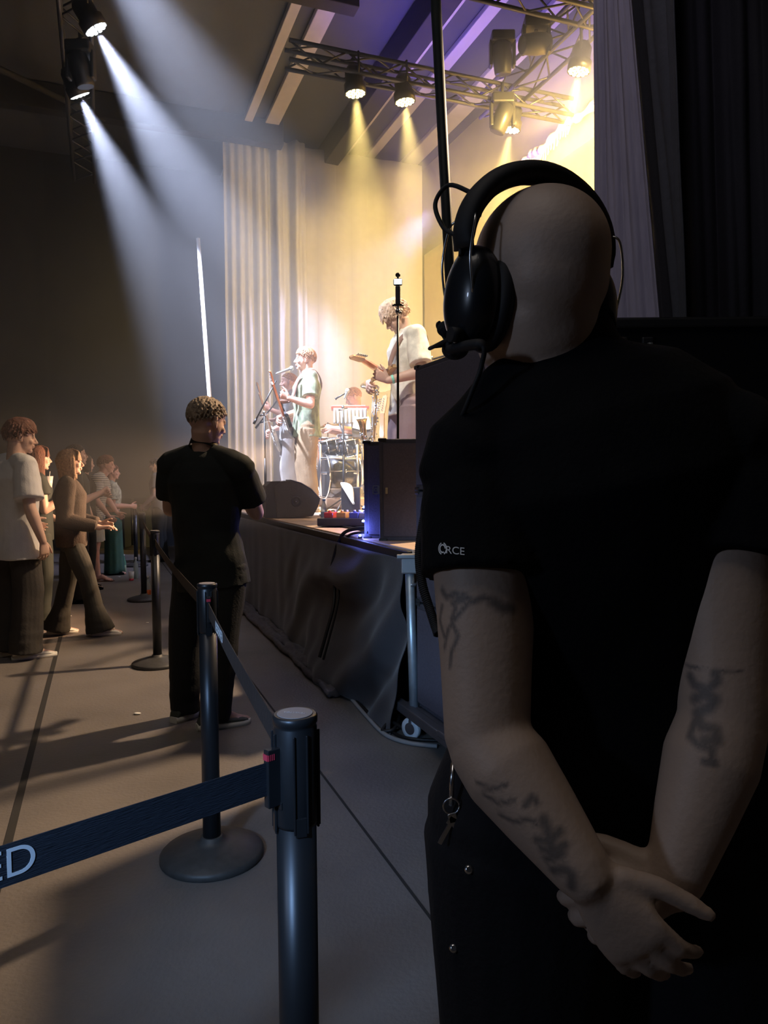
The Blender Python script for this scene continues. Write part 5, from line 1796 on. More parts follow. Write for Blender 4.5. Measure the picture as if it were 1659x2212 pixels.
def guitar(name, label, c, n, f, mb, mn, neck=.46, cat='guitar', strap=None, pick=M_pick, headcol=None):
    n = Vector(n).normalized(); f = Vector(f); f = (f - n * f.dot(n)).normalized(); w_ = f.cross(n).normalized()
    c = Vector(c)
    r = thing(name, label, cat, c)
    def q(a, b_, h): return c + n * a + w_ * b_ + f * h
    bm = bmesh.new()
    t = bmesh.new(); prism(t, [q(a, b_, -.020) for a, b_ in OUT], f, .040)
    bmesh.ops.recalc_face_normals(t, faces=list(t.faces))
    bmesh.ops.bevel(t, geom=list(t.edges), offset=.005, segments=2, affect='EDGES')
    merge(bm, t); t.free(); obj('body', bm, mb, r)
    bm = bmesh.new(); prism(bm, [q(a * .72 + .02, b_ * .62 - .02, .0205) for a, b_ in OUT], f, .002); pg = obj('pickguard', bm, pick, r)
    for a in (-.06, -.01, .05):
        bm = bmesh.new(); prism(bm, [q(a - .010, -.04, .023), q(a + .010, -.04, .023), q(a + .010, .04, .023), q(a - .010, .04, .023)], f, .006); obj('pickup', bm, M_whitep, pg)
    bm = bmesh.new(); prism(bm, [q(-.125, -.04, .021), q(-.095, -.04, .021), q(-.095, .04, .021), q(-.125, .04, .021)], f, .010); obj('bridge', bm, M_chrome, r)
    bm = bmesh.new(); prism(bm, [q(.09, -.028, .008), q(.13 + neck, -.021, .008), q(.13 + neck, .021, .008), q(.09, .028, .008)], f, .022); obj('neck', bm, mn, r)
    e = .13 + neck
    bm = bmesh.new(); prism(bm, [q(e, -.021, .004), q(e + .03, -.030, .004), q(e + .16, -.050, .004), q(e + .185, -.035, .004), q(e + .175, -.005, .004), q(e + .03, .030, .004), q(e, .021, .004)], f, .014); hd = obj('headstock', bm, headcol or mn, r)
    bm = bmesh.new()
    for i in range(6):
        p = q(e + .035 + .022 * i, .031 - .006 * i, .011); cyl(bm, p, p + w_ * .018, .004, n=8); ellipsoid(bm, p + w_ * .024, .006, .006, .009, None, 8, 6)
        cyl(bm, q(e + .035 + .022 * i, .005 - .004 * i, .016), q(e + .035 + .022 * i, .005 - .004 * i, .026), .004, n=8)
    o = obj('tuning_peg', bm, M_chrome, hd); o['kind'] = 'stuff'
    bm = bmesh.new()
    for i in range(6): cyl(bm, q(-.11, -.026 + .0104 * i, .034), q(e, -.016 + .0064 * i, .033), .0009, n=4)
    o = obj('strings', bm, M_chrome, r); o['kind'] = 'stuff'
    if strap:
        bm = bmesh.new(); pp = smoothpath([q(-.215, 0, 0)] + [Vector(s) for s in strap] + [q(.21, .10, 0)], 6)
        rings = []
        for i, p in enumerate(pp):
            d = (pp[min(i + 1, len(pp) - 1)] - pp[max(i - 1, 0)]).normalized(); ou = (p - strap_c); ou = (ou - d * ou.dot(d)).normalized(); s_ = d.cross(ou)
            rings.append([p + s_ * .024 + ou * .003, p - s_ * .024 + ou * .003, p - s_ * .024, p + s_ * .024])
        loft(bm, rings); obj('strap', bm, mat('strap_brown', (.28, .16, .12), .7), r)
    return r
FACE = math.atan2(DV.x, -DV.y)      # faces the audience
BAND = 'musicians on stage'
def Rz(a): return Matrix.Rotation(a, 3, 'Z')

# singer ------------------------------------------------------------
M_hairs = mat('hair_sandy', (0.42, 0.20, 0.09), .55, var=.3, vscale=60, bump=.6, bscale=180)
M_shs = mat('shirt_sage_pattern', (0.22, 0.25, 0.16), .85, var=.55, vscale=16, bump=.15, bscale=90, stretch=(1, 1, .6))
M_khaki = mat('trousers_khaki', (0.32, 0.22, 0.13), .85, var=.08, bump=.2, bscale=60)
s0 = SP(664, 8.3)
rz = FACE - .12
R_ = Rz(rz)
def L2W(base, R_, k, p): return base + R_ @ (Vector(p) * k)
gk = 1.82 / 1.75
gc = L2W(s0, R_, gk, (.02, .21, .98)); gn = R_ @ Vector((-.66, .27, .56)); gf = R_ @ Vector((-.1, 1, -.35))
wl = gc + gn.normalized() * .40 - gf.normalized() * .045 + Vector((0, 0, -.02)); wr = gc + R_ @ Vector((.10, .075, .04))
F = figure('singing guitarist in patterned sage short-sleeved shirt and khaki trousers at the microphone', (s0.x, s0.y), rz, 1.82, group=BAND, zfoot=SH, voxel=.0055, head_pitch=-3, skin=M_skin2,
           WJ=dict(wl=wl + R_ @ Vector((-.03, -.07, -.03)), wr=wr, el=L2W(s0, R_, gk, (-.30, .0, 1.12)), er=L2W(s0, R_, gk, (.28, -.02, 1.12))), toes=((-.2, 1), (.3, 1)),
           hands=dict(l=dict(f=R_ @ Vector((.3, .8, .4)), b=R_ @ Vector((-.8, .1, -.5)), t=R_ @ Vector((0, -.2, 1)), curl=(45, 55, 40)), r=dict(f=R_ @ Vector((-.7, .3, -.5)), b=R_ @ Vector((.1, 1, .2)), t=R_ @ Vector((-.2, 0, 1)), curl=(35, 40, 30))))
SING = F
shirt(F, M_shs, hem=.80, loose=.035, sleeve=.72, sl_loose=.026, neck=.085, amp=.009, flare=.015, collar=True)
trousers(F, M_khaki, r=(.112, .098, .085, .080), loose=.015, amp=.012)
shoes(F, M_white, M_white, .28)
hair_cap(F, M_hairs, thick=.020, front=.052, back=-.045, side=.0, rough=.010, vol=(0, .012, .010), seed=3)
strap_c = F.j['chest']
guitar('electric_guitar', 'black electric guitar with orange-brown neck played by the singing guitarist', gc, gn, gf, M_gblk, M_orange, strap=[L2W(s0, R_, gk, (.17, -.06, 1.15)), L2W(s0, R_, gk, (.02, -.165, 1.36)), L2W(s0, R_, gk, (-.12, -.06, 1.515)), L2W(s0, R_, gk, (-.13, .10, 1.40)), L2W(s0, R_, gk, (-.10, .17, 1.2))])

# bassist ------------------------------------------------------------
M_shw = mat('shirt_light', (0.4, 0.38, 0.36), .85, var=.3, vscale=12)
M_trw = mat('trousers_pale', (0.42, 0.38, 0.35), .85, var=.1, bump=.2)
s1 = SP(628, 10.0); gk = 1.80 / 1.75
gc = L2W(s1, R_, gk, (.04, .20, .92)); gn = R_ @ Vector((-.55, .25, .62)); gf = R_ @ Vector((-.1, 1, -.25))
F = figure('bass player with receding hair singing behind the sage-shirted guitarist', (s1.x, s1.y), rz, 1.79, group=BAND, zfoot=SH, voxel=.006, skin=M_skin2,
           WJ=dict(wl=gc + gn.normalized() * .44 - gf.normalized() * .06, wr=gc + R_ @ Vector((.08, .09, .06))), J=dict(el=(-.29, .0, 1.13), er=(.27, -.03, 1.12)),
           hands=dict(l=dict(f=R_ @ Vector((.3, .8, .4)), b=R_ @ Vector((-.8, .1, -.5)), t=R_ @ Vector((0, -.2, 1)), curl=(45, 55, 40)), r=dict(f=R_ @ Vector((-.7, .3, -.5)), b=R_ @ Vector((.1, 1, .2)), t=R_ @ Vector((-.2, 0, 1)), curl=(35, 40, 30))))
shirt(F, M_shw, hem=.82, loose=.03, sleeve=.7, neck=.085, amp=.008)
trousers(F, M_trw, r=(.11, .10, .09, .085), loose=.02, amp=.012)
shoes(F, M_blk, M_white, .28)
hair_cap(F, M_hairs, thick=.006, front=.075, back=-.03, side=.01, rough=.003)
strap_c = F.j['chest']
guitar('bass_guitar', 'pale bass guitar of the player behind the singing guitarist', gc, gn, gf, M_gpale, M_maple, neck=.60, pick=M_gblk, strap=[L2W(s1, R_, gk, (.17, -.06, 1.15)), L2W(s1, R_, gk, (.02, -.165, 1.36)), L2W(s1, R_, gk, (-.12, -.06, 1.515)), L2W(s1, R_, gk, (-.13, .10, 1.40)), L2W(s1, R_, gk, (-.10, .17, 1.15))])

# tall guitarist on the right ----------------------------------------
M_hairw = mat('hair_pale_blond', (0.72, 0.52, 0.36), .55, var=.25, vscale=60, bump=.6, bscale=180)
M_shc = mat('shirt_cream_pattern', (0.78, 0.75, 0.64), .85, var=.22, vscale=14, bump=.15, bscale=90)
M_trm = mat('trousers_mauve', (0.30, 0.22, 0.24), .85, var=.08, bump=.2)
s2 = SP(884, 6.4); gk = 1.88 / 1.75; rz2 = FACE - .05; R2 = Rz(rz2)
gc = L2W(s2, R2, gk, (.08, .20, 1.10)); gn = R2 @ Vector((-.42, .56, .48)); gf = R2 @ Vector((-.1, .8, -.4))
hand_l = P(822, 812, 6.05)
F = figure('tall blond guitarist in cream patterned shirt looking down at the guitar neck', (s2.x, s2.y), rz2, 1.92, group=BAND, zfoot=SH, voxel=.0055, head_pitch=38, lean=2,
           J=dict(neck=(0, .015, 1.465), head=(0, .10, 1.585), el=(-.27, -.01, 1.13)),
           WJ=dict(wl=P(838, 822, 6.10), wr=gc + R2 @ Vector((.12, .08, .02))),
           hands=dict(l=dict(f=R2 @ Vector((.15, .8, .45)), b=R2 @ Vector((-.9, .1, -.3)), t=R2 @ Vector((0, -.2, 1)), curl=(35, 45, 35)), r=dict(f=R2 @ Vector((-.7, .3, -.5)), b=R2 @ Vector((.1, 1, .2)), t=R2 @ Vector((-.2, 0, 1)), curl=(35, 40, 30))))
shirt(F, M_shc, hem=.83, loose=.035, sleeve=.78, sl_loose=.030, neck=.085, amp=.010, flare=.015, collar=True)
trousers(F, M_trm, r=(.12, .105, .095, .09), loose=.02, amp=.012)
shoes(F, M_blk, M_white, .29)
hair_cap(F, M_hairw, thick=.026, front=.040, back=-.05, side=-.008, rough=.008, vol=(0, .03, .008), seed=8, tuft=.045, drop=.6)
bm = bmesh.new()
tube(bm, [F.j['head'] + F.hR @ (Vector((.098 * math.cos(a), -.012 + .02 * math.sin(a), .020 + .105 * math.sin(a))) * F.hs) for a in [i * PI / 20 for i in range(21)]], .006, 6)
hb_ = obj('headband', bm, M_blkp, F.root)
bm = bmesh.new(); wl_ = F.j['wl']; dw = (F.j['el'] - wl_).normalized(); x_, y_, _ = frame_from(dw)
loft(bm, [ring(wl_ + dw * .03, x_, y_, .035, .035, 14), ring(wl_ + dw * .05, x_, y_, .037, .037, 14)]); obj('wristband', bm, mat('band_turquoise', (.3, .8, .65), .5), F.root)
hp = F.j['wl'] + (R2 @ Vector((.05, .10, .10)))
hs0 = P(768, 770, 5.75); bo = hp - (hs0 - hp).normalized() * .28
gdir = (hs0 - hp).normalized(); gf = gdir.cross(R2 @ Vector((1, 0, -.4))).normalized()
if gf.dot(R2 @ Vector((0, 1, 0))) < 0: gf = -gf
bc = hs0 - gdir * (.13 + .46 + .16)
strap_c = F.j['chest']
b2 = s2; LL = lambda p: L2W(s2, R2, gk, p)
guitar('electric_guitar', 'tan electric guitar with reddish neck played by the tall blond guitarist', bc, gdir, gf, M_gtan, M_orange, pick=M_pick, headcol=M_maple, strap=[LL((.17, -.02, 1.18)), LL((.02, -.16, 1.37)), LL((-.12, -.06, 1.53)), LL((-.13, .11, 1.42)), LL((-.10, .18, 1.26))])

# drummer ------------------------------------------------------------
RIS = SH + .14
bm = bmesh.new(); box(bm, (9.25, -3.95, SH + .07), (1.9, 2.4, .14), HALL, .01)
o = obj('drum_riser', bm, M_deck); rebase(o, W(9.25, 3.95, SH)); tag(o, 'low platform under the drum kit at the rear of the stage', 'riser')
s3 = SP(778, 9.7); rz3 = FACE - .1; R3_ = Rz(rz3)
F = figure('seated drummer with short fair hair behind the drums, arms forward', (s3.x, s3.y), rz3, 1.78, group=BAND, zfoot=RIS, voxel=.006, skin=M_skin2, head_pitch=22,
           J=dict(pelvis=(0, -.05, .56), waist=(0, -.04, .71), chest=(0, 0, .92), neck=(0, .03, 1.10), head=(0, .08, 1.255), sl=(-.185, .01, 1.06), sr=(.185, .01, 1.06),
                  el=(-.27, .14, .82), er=(.27, .14, .82), wl=(-.16, .38, .86), wr=(.16, .38, .84), hl=(-.09, -.02, .55), hr=(.09, -.02, .55), kl=(-.18, .40, .52), kr=(.18, .40, .52), al=(-.18, .42, .09), ar=(.18, .42, .09)),
           hands=dict(l=dict(curl=(50, 60, 40)), r=dict(curl=(50, 60, 40))))
shirt(F, M_tw, hem=.90, loose=.03, sleeve=.65, neck=.085)
trousers(F, M_shc, r=(.10, .09, .08, .07), loose=.01)
shoes(F, M_blk, M_white, .27)
hair_cap(F, M_hairs, thick=.014, front=.05, back=-.04, side=.0, rough=.006)
DRM = F
bm = bmesh.new(); c = L2W(Vector((s3.x, s3.y, RIS)), R3_, 1.0, (0, -.06, 0))
r = thing('drum_stool', 'round black drum stool under the drummer', 'stool', c)
lathe(bm, [(.16, .40), (.17, .42), (.17, .455), (.15, .465)], c, n=24); obj('seat', bm, M_blkp, r)
bm = bmesh.new(); cyl(bm, c + Vector((0, 0, .18)), c + Vector((0, 0, .41)), .018); obj('post', bm, M_chrome, r)
for a in range(3):
    bm = bmesh.new(); an = a * 2.094; tube(bm, [c + Vector((0, 0, .26)), c + Vector((.22 * math.cos(an), .22 * math.sin(an), .012))], .011, 8); obj('leg', bm, M_chrome, r)
for q in ('wl', 'wr'):
    w_ = F.j[q]; d_ = (w_ - F.j['e' + q[1]]).normalized()
    bm = bmesh.new(); a = w_ + d_ * .03; b_ = a + (d_ * .7 + R3_ @ Vector((0, .5, -.25))).normalized() * .36; tube(bm, [a, b_], [.007, .005], 8); ellipsoid(bm, b_, .008, .008, .012, None, 8, 6)
    o = obj('drumstick', bm, M_maple); rebase(o, a); tag(o, 'drumstick in the %s hand of the drummer' % ('left' if q == 'wl' else 'right'), 'drumstick')

M_shell = mat('drum_shell', (0.02, 0.02, 0.025), .2, coat=.5)
M_dhead = mat('drum_head', (0.82, 0.78, 0.70), .5)
def drum(name, label, c, ax, r_, dp, legs=0, shell=M_shell, ground=RIS, headm=M_dhead, front=None):
    c = Vector(c); ax = Vector(ax).normalized()
    root = thing(name, label, 'drum', c)
    bm = bmesh.new(); lathe(bm, [(r_, -dp / 2), (r_, dp / 2)], c, ax, 32, cap=True); obj('shell', bm, shell, root)
    x, y, d = frame_from(ax)
    for s_ in (-1, 1):
        bm = bmesh.new(); tube(bm, [c + ax * (s_ * dp / 2) + x * ((r_ + .006) * math.cos(a)) + y * ((r_ + .006) * math.sin(a)) for a in [i * 2 * PI / 32 for i in range(33)]], .010, 6); obj('hoop', bm, M_chrome, root)
        bm = bmesh.new(); lathe(bm, [(r_ - .002, s_ * (dp / 2)), (r_ - .002, s_ * (dp / 2 + .004))] if s_ > 0 else [(r_ - .002, -(dp / 2 + .004)), (r_ - .002, -dp / 2)], c, ax, 32); obj('drum_head', bm, headm if (s_ > 0 or front is None) else front, root)
    for i in range(8):
        a = i * PI / 4 + .2; p = c + x * ((r_ + .012) * math.cos(a)) + y * ((r_ + .012) * math.sin(a))
        bm = bmesh.new(); tube(bm, [p - ax * dp * .5, p + ax * dp * .5], .0035, 6); ellipsoid(bm, p, .012, .012, .022, None, 8, 6); obj('tension_lug', bm, M_chrome, root)
    for i in range(legs):
        a = i * 2 * PI / legs + .5; p = c + Vector(((r_ + .02) * math.cos(a), (r_ + .02) * math.sin(a), 0))
        bm = bmesh.new(); tube(bm, [p + Vector((0, 0, .05)), Vector((p.x, p.y, ground + .03)), Vector((p.x + .03 * math.cos(a), p.y + .03 * math.sin(a), ground + .008))], .006, 6); obj('leg', bm, M_chrome, root)
    return root
A_ = -DV
bd = P(733, 1028, 9.15)
drum('bass_drum', 'black bass drum at the bottom of the kit, facing the hall', bd, A_, .27, .40, headm=M_shell)
drum('rack_tom', 'left black tom above the bass drum', P(714, 968, 9.15), (-.2, -.1, 1), .13, .20)
drum('rack_tom', 'right black tom above the bass drum', P(754, 968, 9.15), (-.2, -.1, 1), .14, .20)
ft = P(694, 1025, 8.95)
drum('floor_tom', 'black floor tom left of the bass drum', P(702, 1035, 9.9), (0, 0, 1), .19, .34, 3)
drum('snare_drum', 'silver snare drum in front of the drummer', P(758, 950, 9.42), (0, 0, 1), .165, .12, shell=M_chrome)
cg = P(706, 945, 9.5)
drum('conga', 'tall wooden conga with white skin left of the drum kit', (cg.x, cg.y, (cg.z + RIS) / 2 + .0), (0, 0, 1), .12, cg.z - RIS - .02, shell=mat('conga_wood', (.35, .13, .06), .35, coat=.4, var=.15))
# chrome rack
r = thing('drum_rack', 'chrome tube rack with feet around the drums', 'rack', P(733, 1060, 9.0))
def rackbar(nm, a, b_, rr=.016):
    bm = bmesh.new(); cyl(bm, a, b_, rr, n=10); obj(nm, bm, M_chrome, r)
for px in (692, 772):
    a = P(px, 960, 8.95); rackbar('upright', (a.x, a.y, RIS), a)
    rackbar('foot', (a.x - .12, a.y - .12, RIS + .012), (a.x + .12, a.y + .12, RIS + .012))
rackbar('crossbar', P(692, 990, 8.95), P(772, 990, 8.95)); rackbar('crossbar', P(692, 1022, 8.95), P(772, 1022, 8.95))
# cymbals
def cymbal(label, c, r_, tilt, m=None, ground=RIS):
    c = Vector(c); root = thing('cymbal', label, 'cymbal', Vector((c.x, c.y, ground)), 0, 'cymbals on stands')
    bm = bmesh.new(); lathe(bm, [(r_, 0), (r_ * .6, .012), (r_ * .25, .020), (r_ * .2, .034), (.012, .040)], c, tilt, 32); lathe(bm, [(r_, -.0015), (r_ * .25, .016), (.012, .030)], c, tilt, 32); obj('plate', bm, m or mat('cymbal_brass', (.85, .62, .25), .25, 1.0, var=.1), root)
    bm = bmesh.new(); cyl(bm, (c.x, c.y, ground + .2), c + Vector((0, 0, .05)), .010, n=8); obj('stand', bm, M_chrome, root)
    for a in range(3):
        an = a * 2.094 + .4; bm = bmesh.new(); tube(bm, [Vector((c.x, c.y, ground + .28)), Vector((c.x + .2 * math.cos(an), c.y + .2 * math.sin(an), ground + .01))], .008, 6); obj('leg', bm, M_chrome, root)
    return root
cymbal('cymbal over the conga at the left of the drum kit', P(708, 921, 9.75), .19, (-.15, -.2, 1))
cymbal('cymbal with bright rim beside the tenor saxophone', P(808, 828, 9.0), .17, (-.2, -.5, 1))
cymbal('cymbal low in front of the drummer', P(775, 940, 9.2), .17, (-.3, -.1, 1))

# keyboard with red top on its stand
kb = P(756, 882, 9.15)
r = thing('keyboard', 'small red-topped keyboard draped with grey cloth on thin legs', 'keyboard', Vector((kb.x, kb.y, RIS)))
KM = Matrix.Translation(kb) @ Matrix.Rotation(.06, 4, 'Z')
bm = bmesh.new(); box(bm, (0, 0, 0), (.46, .28, .035), KM, .006); obj('case', bm, mat('red_lacquer', (.6, .08, .05), .3, coat=.5), r)
bm = bmesh.new()
for i in range(15): box(bm, (-.20 + .0265 * i, -.06, .020), (.024, .13, .010), KM, .001)
o = obj('keys', bm, M_whitep, r); o['kind'] = 'stuff'
bm = bmesh.new(); NX = 60; g_ = []
for i in range(NX + 1):
    col_ = []
    for j_ in range(9):
        t = j_ / 8; x_ = -.20 + .40 * i / NX; col_.append(bm.verts.new(KM @ Vector((x_, -.15 - .012 * math.sin(i * .9) * (t + .2), -.01 - .19 * t))))
    g_.append(col_)
for i in range(NX):
    for j_ in range(8):
        f = bm.faces.new((g_[i][j_], g_[i + 1][j_], g_[i + 1][j_ + 1], g_[i][j_ + 1])); f.smooth = True
o = obj('cloth', bm, mat('cloth_midgrey', (.30, .30, .31), .85, bump=.2), r)
md = o.modifiers.new('t', 'SOLIDIFY'); md.thickness = .004
for a, b_ in ((-.2, .22), (.2, -.22)):
    bm = bmesh.new(); p = KM @ Vector((a, 0, -.02)); q = KM @ Vector((b_, 0, 0)); q.z = RIS + .01; tube(bm, [p, q], .010, 8); obj('leg', bm, M_blkp, r)

# music stand with sheets
def music_stand(label, c, ground):
    c = Vector(c); r = thing('music_stand', label, 'music stand', Vector((c.x, c.y, ground)))
    Mx = Matrix.Translation(c) @ Matrix.Rotation(.3, 4, 'Z') @ Matrix.Rotation(math.radians(-18), 4, 'X')
    bm = bmesh.new(); box(bm, (0, 0, 0), (.24, .006, .20), Mx, .002); box(bm, (0, -.02, -.10), (.24, .05, .006), Mx, .001); obj('desk', bm, mat('desk_dark', (.06, .05, .05), .5), r)
    bm = bmesh.new(); cyl(bm, (c.x, c.y + .01, ground + .25), (c.x, c.y + .01, c.z), .009); obj('post', bm, M_chrome, r)
    for a in range(3):
        an = a * 2.094 + .9; bm = bmesh.new(); tube(bm, [Vector((c.x, c.y + .01, ground + .3)), Vector((c.x + .22 * math.cos(an), c.y + .22 * math.sin(an), ground + .01))], .008, 6); obj('leg', bm, M_chrome, r)
    return Mx
Mx = music_stand('dark music stand before the drummer with white sheets', P(782, 930, 8.5), SH)
for i, (a, rr) in enumerate(((-.055, .25), (.055, -.15))):
    bm = bmesh.new(); box(bm, (a, -.008 - .004 * i, .075), (.12, .002, .15), Mx @ Matrix.Rotation(rr, 4, 'Y'))
    o = obj('sheet_music', bm, mat('paper', (.85, .84, .8), .7)); rebase(o, Mx @ Vector((a, -.01, .06))); tag(o, ['left white sheet leaning on the music stand', 'right white sheet leaning on the music stand'][i], 'paper')

# saxophone on a stand
sx = SP(806, 7.7)
r = thing('saxophone', 'brass and silver tenor saxophone upright on its stand before the drums', 'saxophone', sx)
zz = lambda y_: P(806, y_, 7.7).z
M_brass = mat('brass', (.80, .58, .26), .22, 1.0, var=.2, vscale=30)
bx = Vector((sx.x, sx.y, 0))
pts = smoothpath([bx + Vector((-.05, -.05, zz(838))), bx + Vector((-.01, -.02, zz(834))), bx + Vector((.03, 0, zz(842))), bx + Vector((.035, 0, zz(870))), bx + Vector((.025, 0, zz(910))), bx + Vector((.0, 0, zz(950))), bx + Vector((-.05, -.01, zz(958))), bx + Vector((-.09, -.02, zz(945))), bx + Vector((-.10, -.03, zz(925))), bx + Vector((-.11, -.04, zz(905)))], 6)
n_ = len(pts); bm = bmesh.new(); tube(bm, pts, [.009 + .028 * (i / n_) + (.035 * max(0, (i / n_ - .86) / .14) ** 2) for i in range(n_)], 16); obj('horn', bm, M_brass, r)
rs = random.Random(5); bm = bmesh.new()
for i in range(34):
    t = i / 34; p = pts[int((.25 + .6 * t) * n_)]; a = rs.uniform(-2.6, -.4); d_ = Vector((math.cos(a), math.sin(a), rs.uniform(-.2, .2)))
    lathe(bm, [(.013, .034), (.014, .040), (.010, .043)], p, d_, 10)
for off in (-.025, .0, .025): cyl(bm, bx + Vector((.03 + off, -.035, zz(862))), bx + Vector((.0 + off, -.045, zz(945))), .003, n=6)
o = obj('keywork', bm, M_chrome, r); o['kind'] = 'stuff'
bm = bmesh.new(); cyl(bm, pts[0], pts[0] + Vector((-.05, -.05, .005)), .009, .006); obj('mouthpiece', bm, M_whitep, r)
st_ = thing('saxophone_stand', 'black folding stand holding the saxophone', 'stand', sx)
bm = bmesh.new(); cyl(bm, bx + Vector((0, .05, SH + .1)), bx + Vector((0, .05, zz(900))), .009); obj('post', bm, M_blkp, st_)
for a in range(3):
    an = a * 2.094; bm = bmesh.new(); tube(bm, [bx + Vector((0, .05, SH + .3)), bx + Vector((.2 * math.cos(an), .05 + .2 * math.sin(an), SH + .01))], .008, 6); obj('leg', bm, M_blkp, st_)
bm = bmesh.new(); tube(bm, [bx + Vector((0, .05, zz(935))), bx + Vector((-.06, -.03, zz(956))), bx + Vector((.05, -.04, zz(956)))], .008, 6); obj('cradle', bm, M_blkp, st_)

# guitar parked upright on a stand
gs = SP(826, 7.3); zc = SH + .42
guitar('electric_guitar', 'spare electric guitar standing upright, only its pale wooden neck showing above the cabinets', (gs.x, gs.y, zc), (.02, .1, 1), (-.4, -1, .1), M_gtan, M_maple)
st_ = thing('guitar_stand', 'small black stand under the spare guitar', 'stand', Vector((gs.x, gs.y, SH)))
bm = bmesh.new(); cyl(bm, (gs.x, gs.y + .09, SH + .02), (gs.x, gs.y + .14, zc + .30), .010); box(bm, (gs.x, gs.y + .03, SH + .19), (.22, .14, .02), None, .004); obj('frame', bm, M_blkp, st_)
for a in (-.9, .9, 1.57):
    bm = bmesh.new(); tube(bm, [Vector((gs.x, gs.y + .09, SH + .25)), Vector((gs.x + .2 * math.sin(a), gs.y + .09 - .15 * math.cos(a), SH + .01))], .008, 6); obj('leg', bm, M_blkp, st_)

# microphones ------------------------------------------------------------
M_mic = mat('mic_grey', (.45, .48, .5), .35, .6)
def mic_stand(label, foot, clutch, b0, b1, mic=None, mlabel=None, h2=.0):
    foot = Vector(foot); clutch = Vector(clutch)
    r = thing('microphone_stand', label, 'microphone stand', foot)
    bm = bmesh.new(); cyl(bm, foot + Vector((0, 0, .12)), clutch, .010, n=10); cyl(bm, foot + Vector((0, 0, .12)), lerp(foot, clutch, .55), .014, n=10); obj('pole', bm, M_blkp, r)
    for a in range(3):
        an = a * 2.094 + .3; bm = bmesh.new(); tube(bm, [foot + Vector((0, 0, .16)), foot + Vector((.30 * math.cos(an), .30 * math.sin(an), .012))], .009, 6); obj('leg', bm, M_blkp, r)
    bm = bmesh.new(); cyl(bm, b0, b1, .009, n=8); cyl(bm, b0, lerp(Vector(b0), Vector(b1), .12), .014, n=8); obj('boom', bm, M_blkp, r)
    bm = bmesh.new(); ellipsoid(bm, clutch, .02, .02, .025); cyl(bm, clutch + Vector((-.05, 0, -.03)), clutch + Vector((.05, 0, -.01)), .011); obj('clutch', bm, M_chrome, r)
    if mic:
        a, b_ = Vector(mic[0]), Vector(mic[1]); d_ = (b_ - a).normalized()
        m_ = thing('microphone', mlabel, 'microphone', a)
        L = (b_ - a).length
        bm = bmesh.new(); lathe(bm, [(.009, 0), (.012, .02), (.017, L - .055), (.020, L - .045)], a, d_, 16); obj('handle', bm, M_mic, m_)
        bm = bmesh.new(); ellipsoid(bm, a + d_ * (L - .022), .025, .025, .027); obj('grille', bm, mat('mic_mesh', (.6, .62, .62), .4, .8, bump=.6, bscale=400), m_)
    return r
Ym = 8.05
c_ = P(571, 892, Ym)
mic_stand('black boom microphone stand of the singing guitarist', (c_.x, c_.y, SH), c_, P(548, 916, Ym), P(597, 822, Ym), (P(596, 808, Ym), P(634, 794, Ym)), 'microphone at the mouth of the singing guitarist')
Yb = 9.35
c_ = P(571, 908, Yb)
mic_stand('second boom microphone stand, of the bass player', (c_.x, c_.y, SH), c_, P(552, 925, Yb), P(606, 856, Yb), (P(602, 848, Yb), P(621, 843, Yb)), 'microphone at the mouth of the bass player')
c_ = P(741, 880, 8.2)
mic_stand('slim microphone stand in front of the drum kit', (c_.x, c_.y, SH), c_, P(724, 862, 8.2), P(748, 848, 8.2), (P(744, 862, 8.2), P(752, 840, 8.2)), 'small microphone pointing up over the drum kit')
c_ = P(958, 790, 6.3)
mic_stand('grey boom stand seen above the tall speaker tower', (c_.x, c_.y, SH), c_, P(912, 783, 6.3), P(1000, 757, 6.3))
bm = bmesh.new(); cyl(bm, P(910, 796, 6.3), P(985, 765, 6.3), .009); cyl(bm, P(925, 776, 6.3), P(935, 773, 6.3), .02)
o = obj('boom_arm', bm, M_mic); rebase(o, P(910, 796, 6.3)); tag(o, 'second pale boom arm crossing above the speaker tower', 'boom arm')

# wedge monitor ------------------------------------------------------------
M_wdg = mat('wedge_brown_black', (0.085, 0.075, 0.062), .7, var=.1, bump=.3, bscale=200)
near = 6.95
prof = [(598, 1117), (592, 1050), (606, 1038), (628, 1036), (650, 1043), (672, 1056), (692, 1077), (686, 1095), (676, 1113)]
pr3 = [P(a, b_, near) for a, b_ in prof]
dz = SH + .004 - min(p.z for p in pr3)
for p in pr3: p.z += dz
r = thing('wedge_monitor', 'brown-black wedge floor monitor on the stage edge with round badge', 'loudspeaker', Vector((pr3[0].x, near, SH)))
bk = Vector((-.12, .50, 0))
t = bmesh.new(); prism(t, pr3, bk, 1.0); bmesh.ops.recalc_face_normals(t, faces=list(t.faces)); bmesh.ops.bevel(t, geom=list(t.edges), offset=.006, segments=2, affect='EDGES')
obj('enclosure', t, M_wdg, r)
lf = [P(574, 1117, near + .02), P(575, 1048, near + .02), P(585, 1038, near + .02), P(606, 1037, near + .02), P(600, 1117, near + .02)]
for p in lf: p.z += dz - .0
bm = bmesh.new(); prism(bm, lf, bk, .95); obj('rear_section', bm, mat('wedge_rear', (.06, .055, .055), .7, bump=.2), r)
bm = bmesh.new(); q0, q1, q2 = pr3[4], pr3[5], pr3[6]
n_ = Vector((q2.z - q0.z, 0, -(q2.x - q0.x))).normalized()
if n_.z < 0: n_ = -n_
a = [pr3[3] + n_ * .002, pr3[4] + n_ * .006, pr3[5] + n_ * .006, pr3[6] + n_ * .002]
for p, q in zip(a, a[1:]):
    vs_ = [bm.verts.new(x_) for x_ in (p + bk * .05, q + bk * .05, q + bk * .95, p + bk * .95)]; bm.faces.new(vs_)
o = obj('front_grille', bm, M_grl, r); md = o.modifiers.new('t', 'SOLIDIFY'); md.thickness = .008
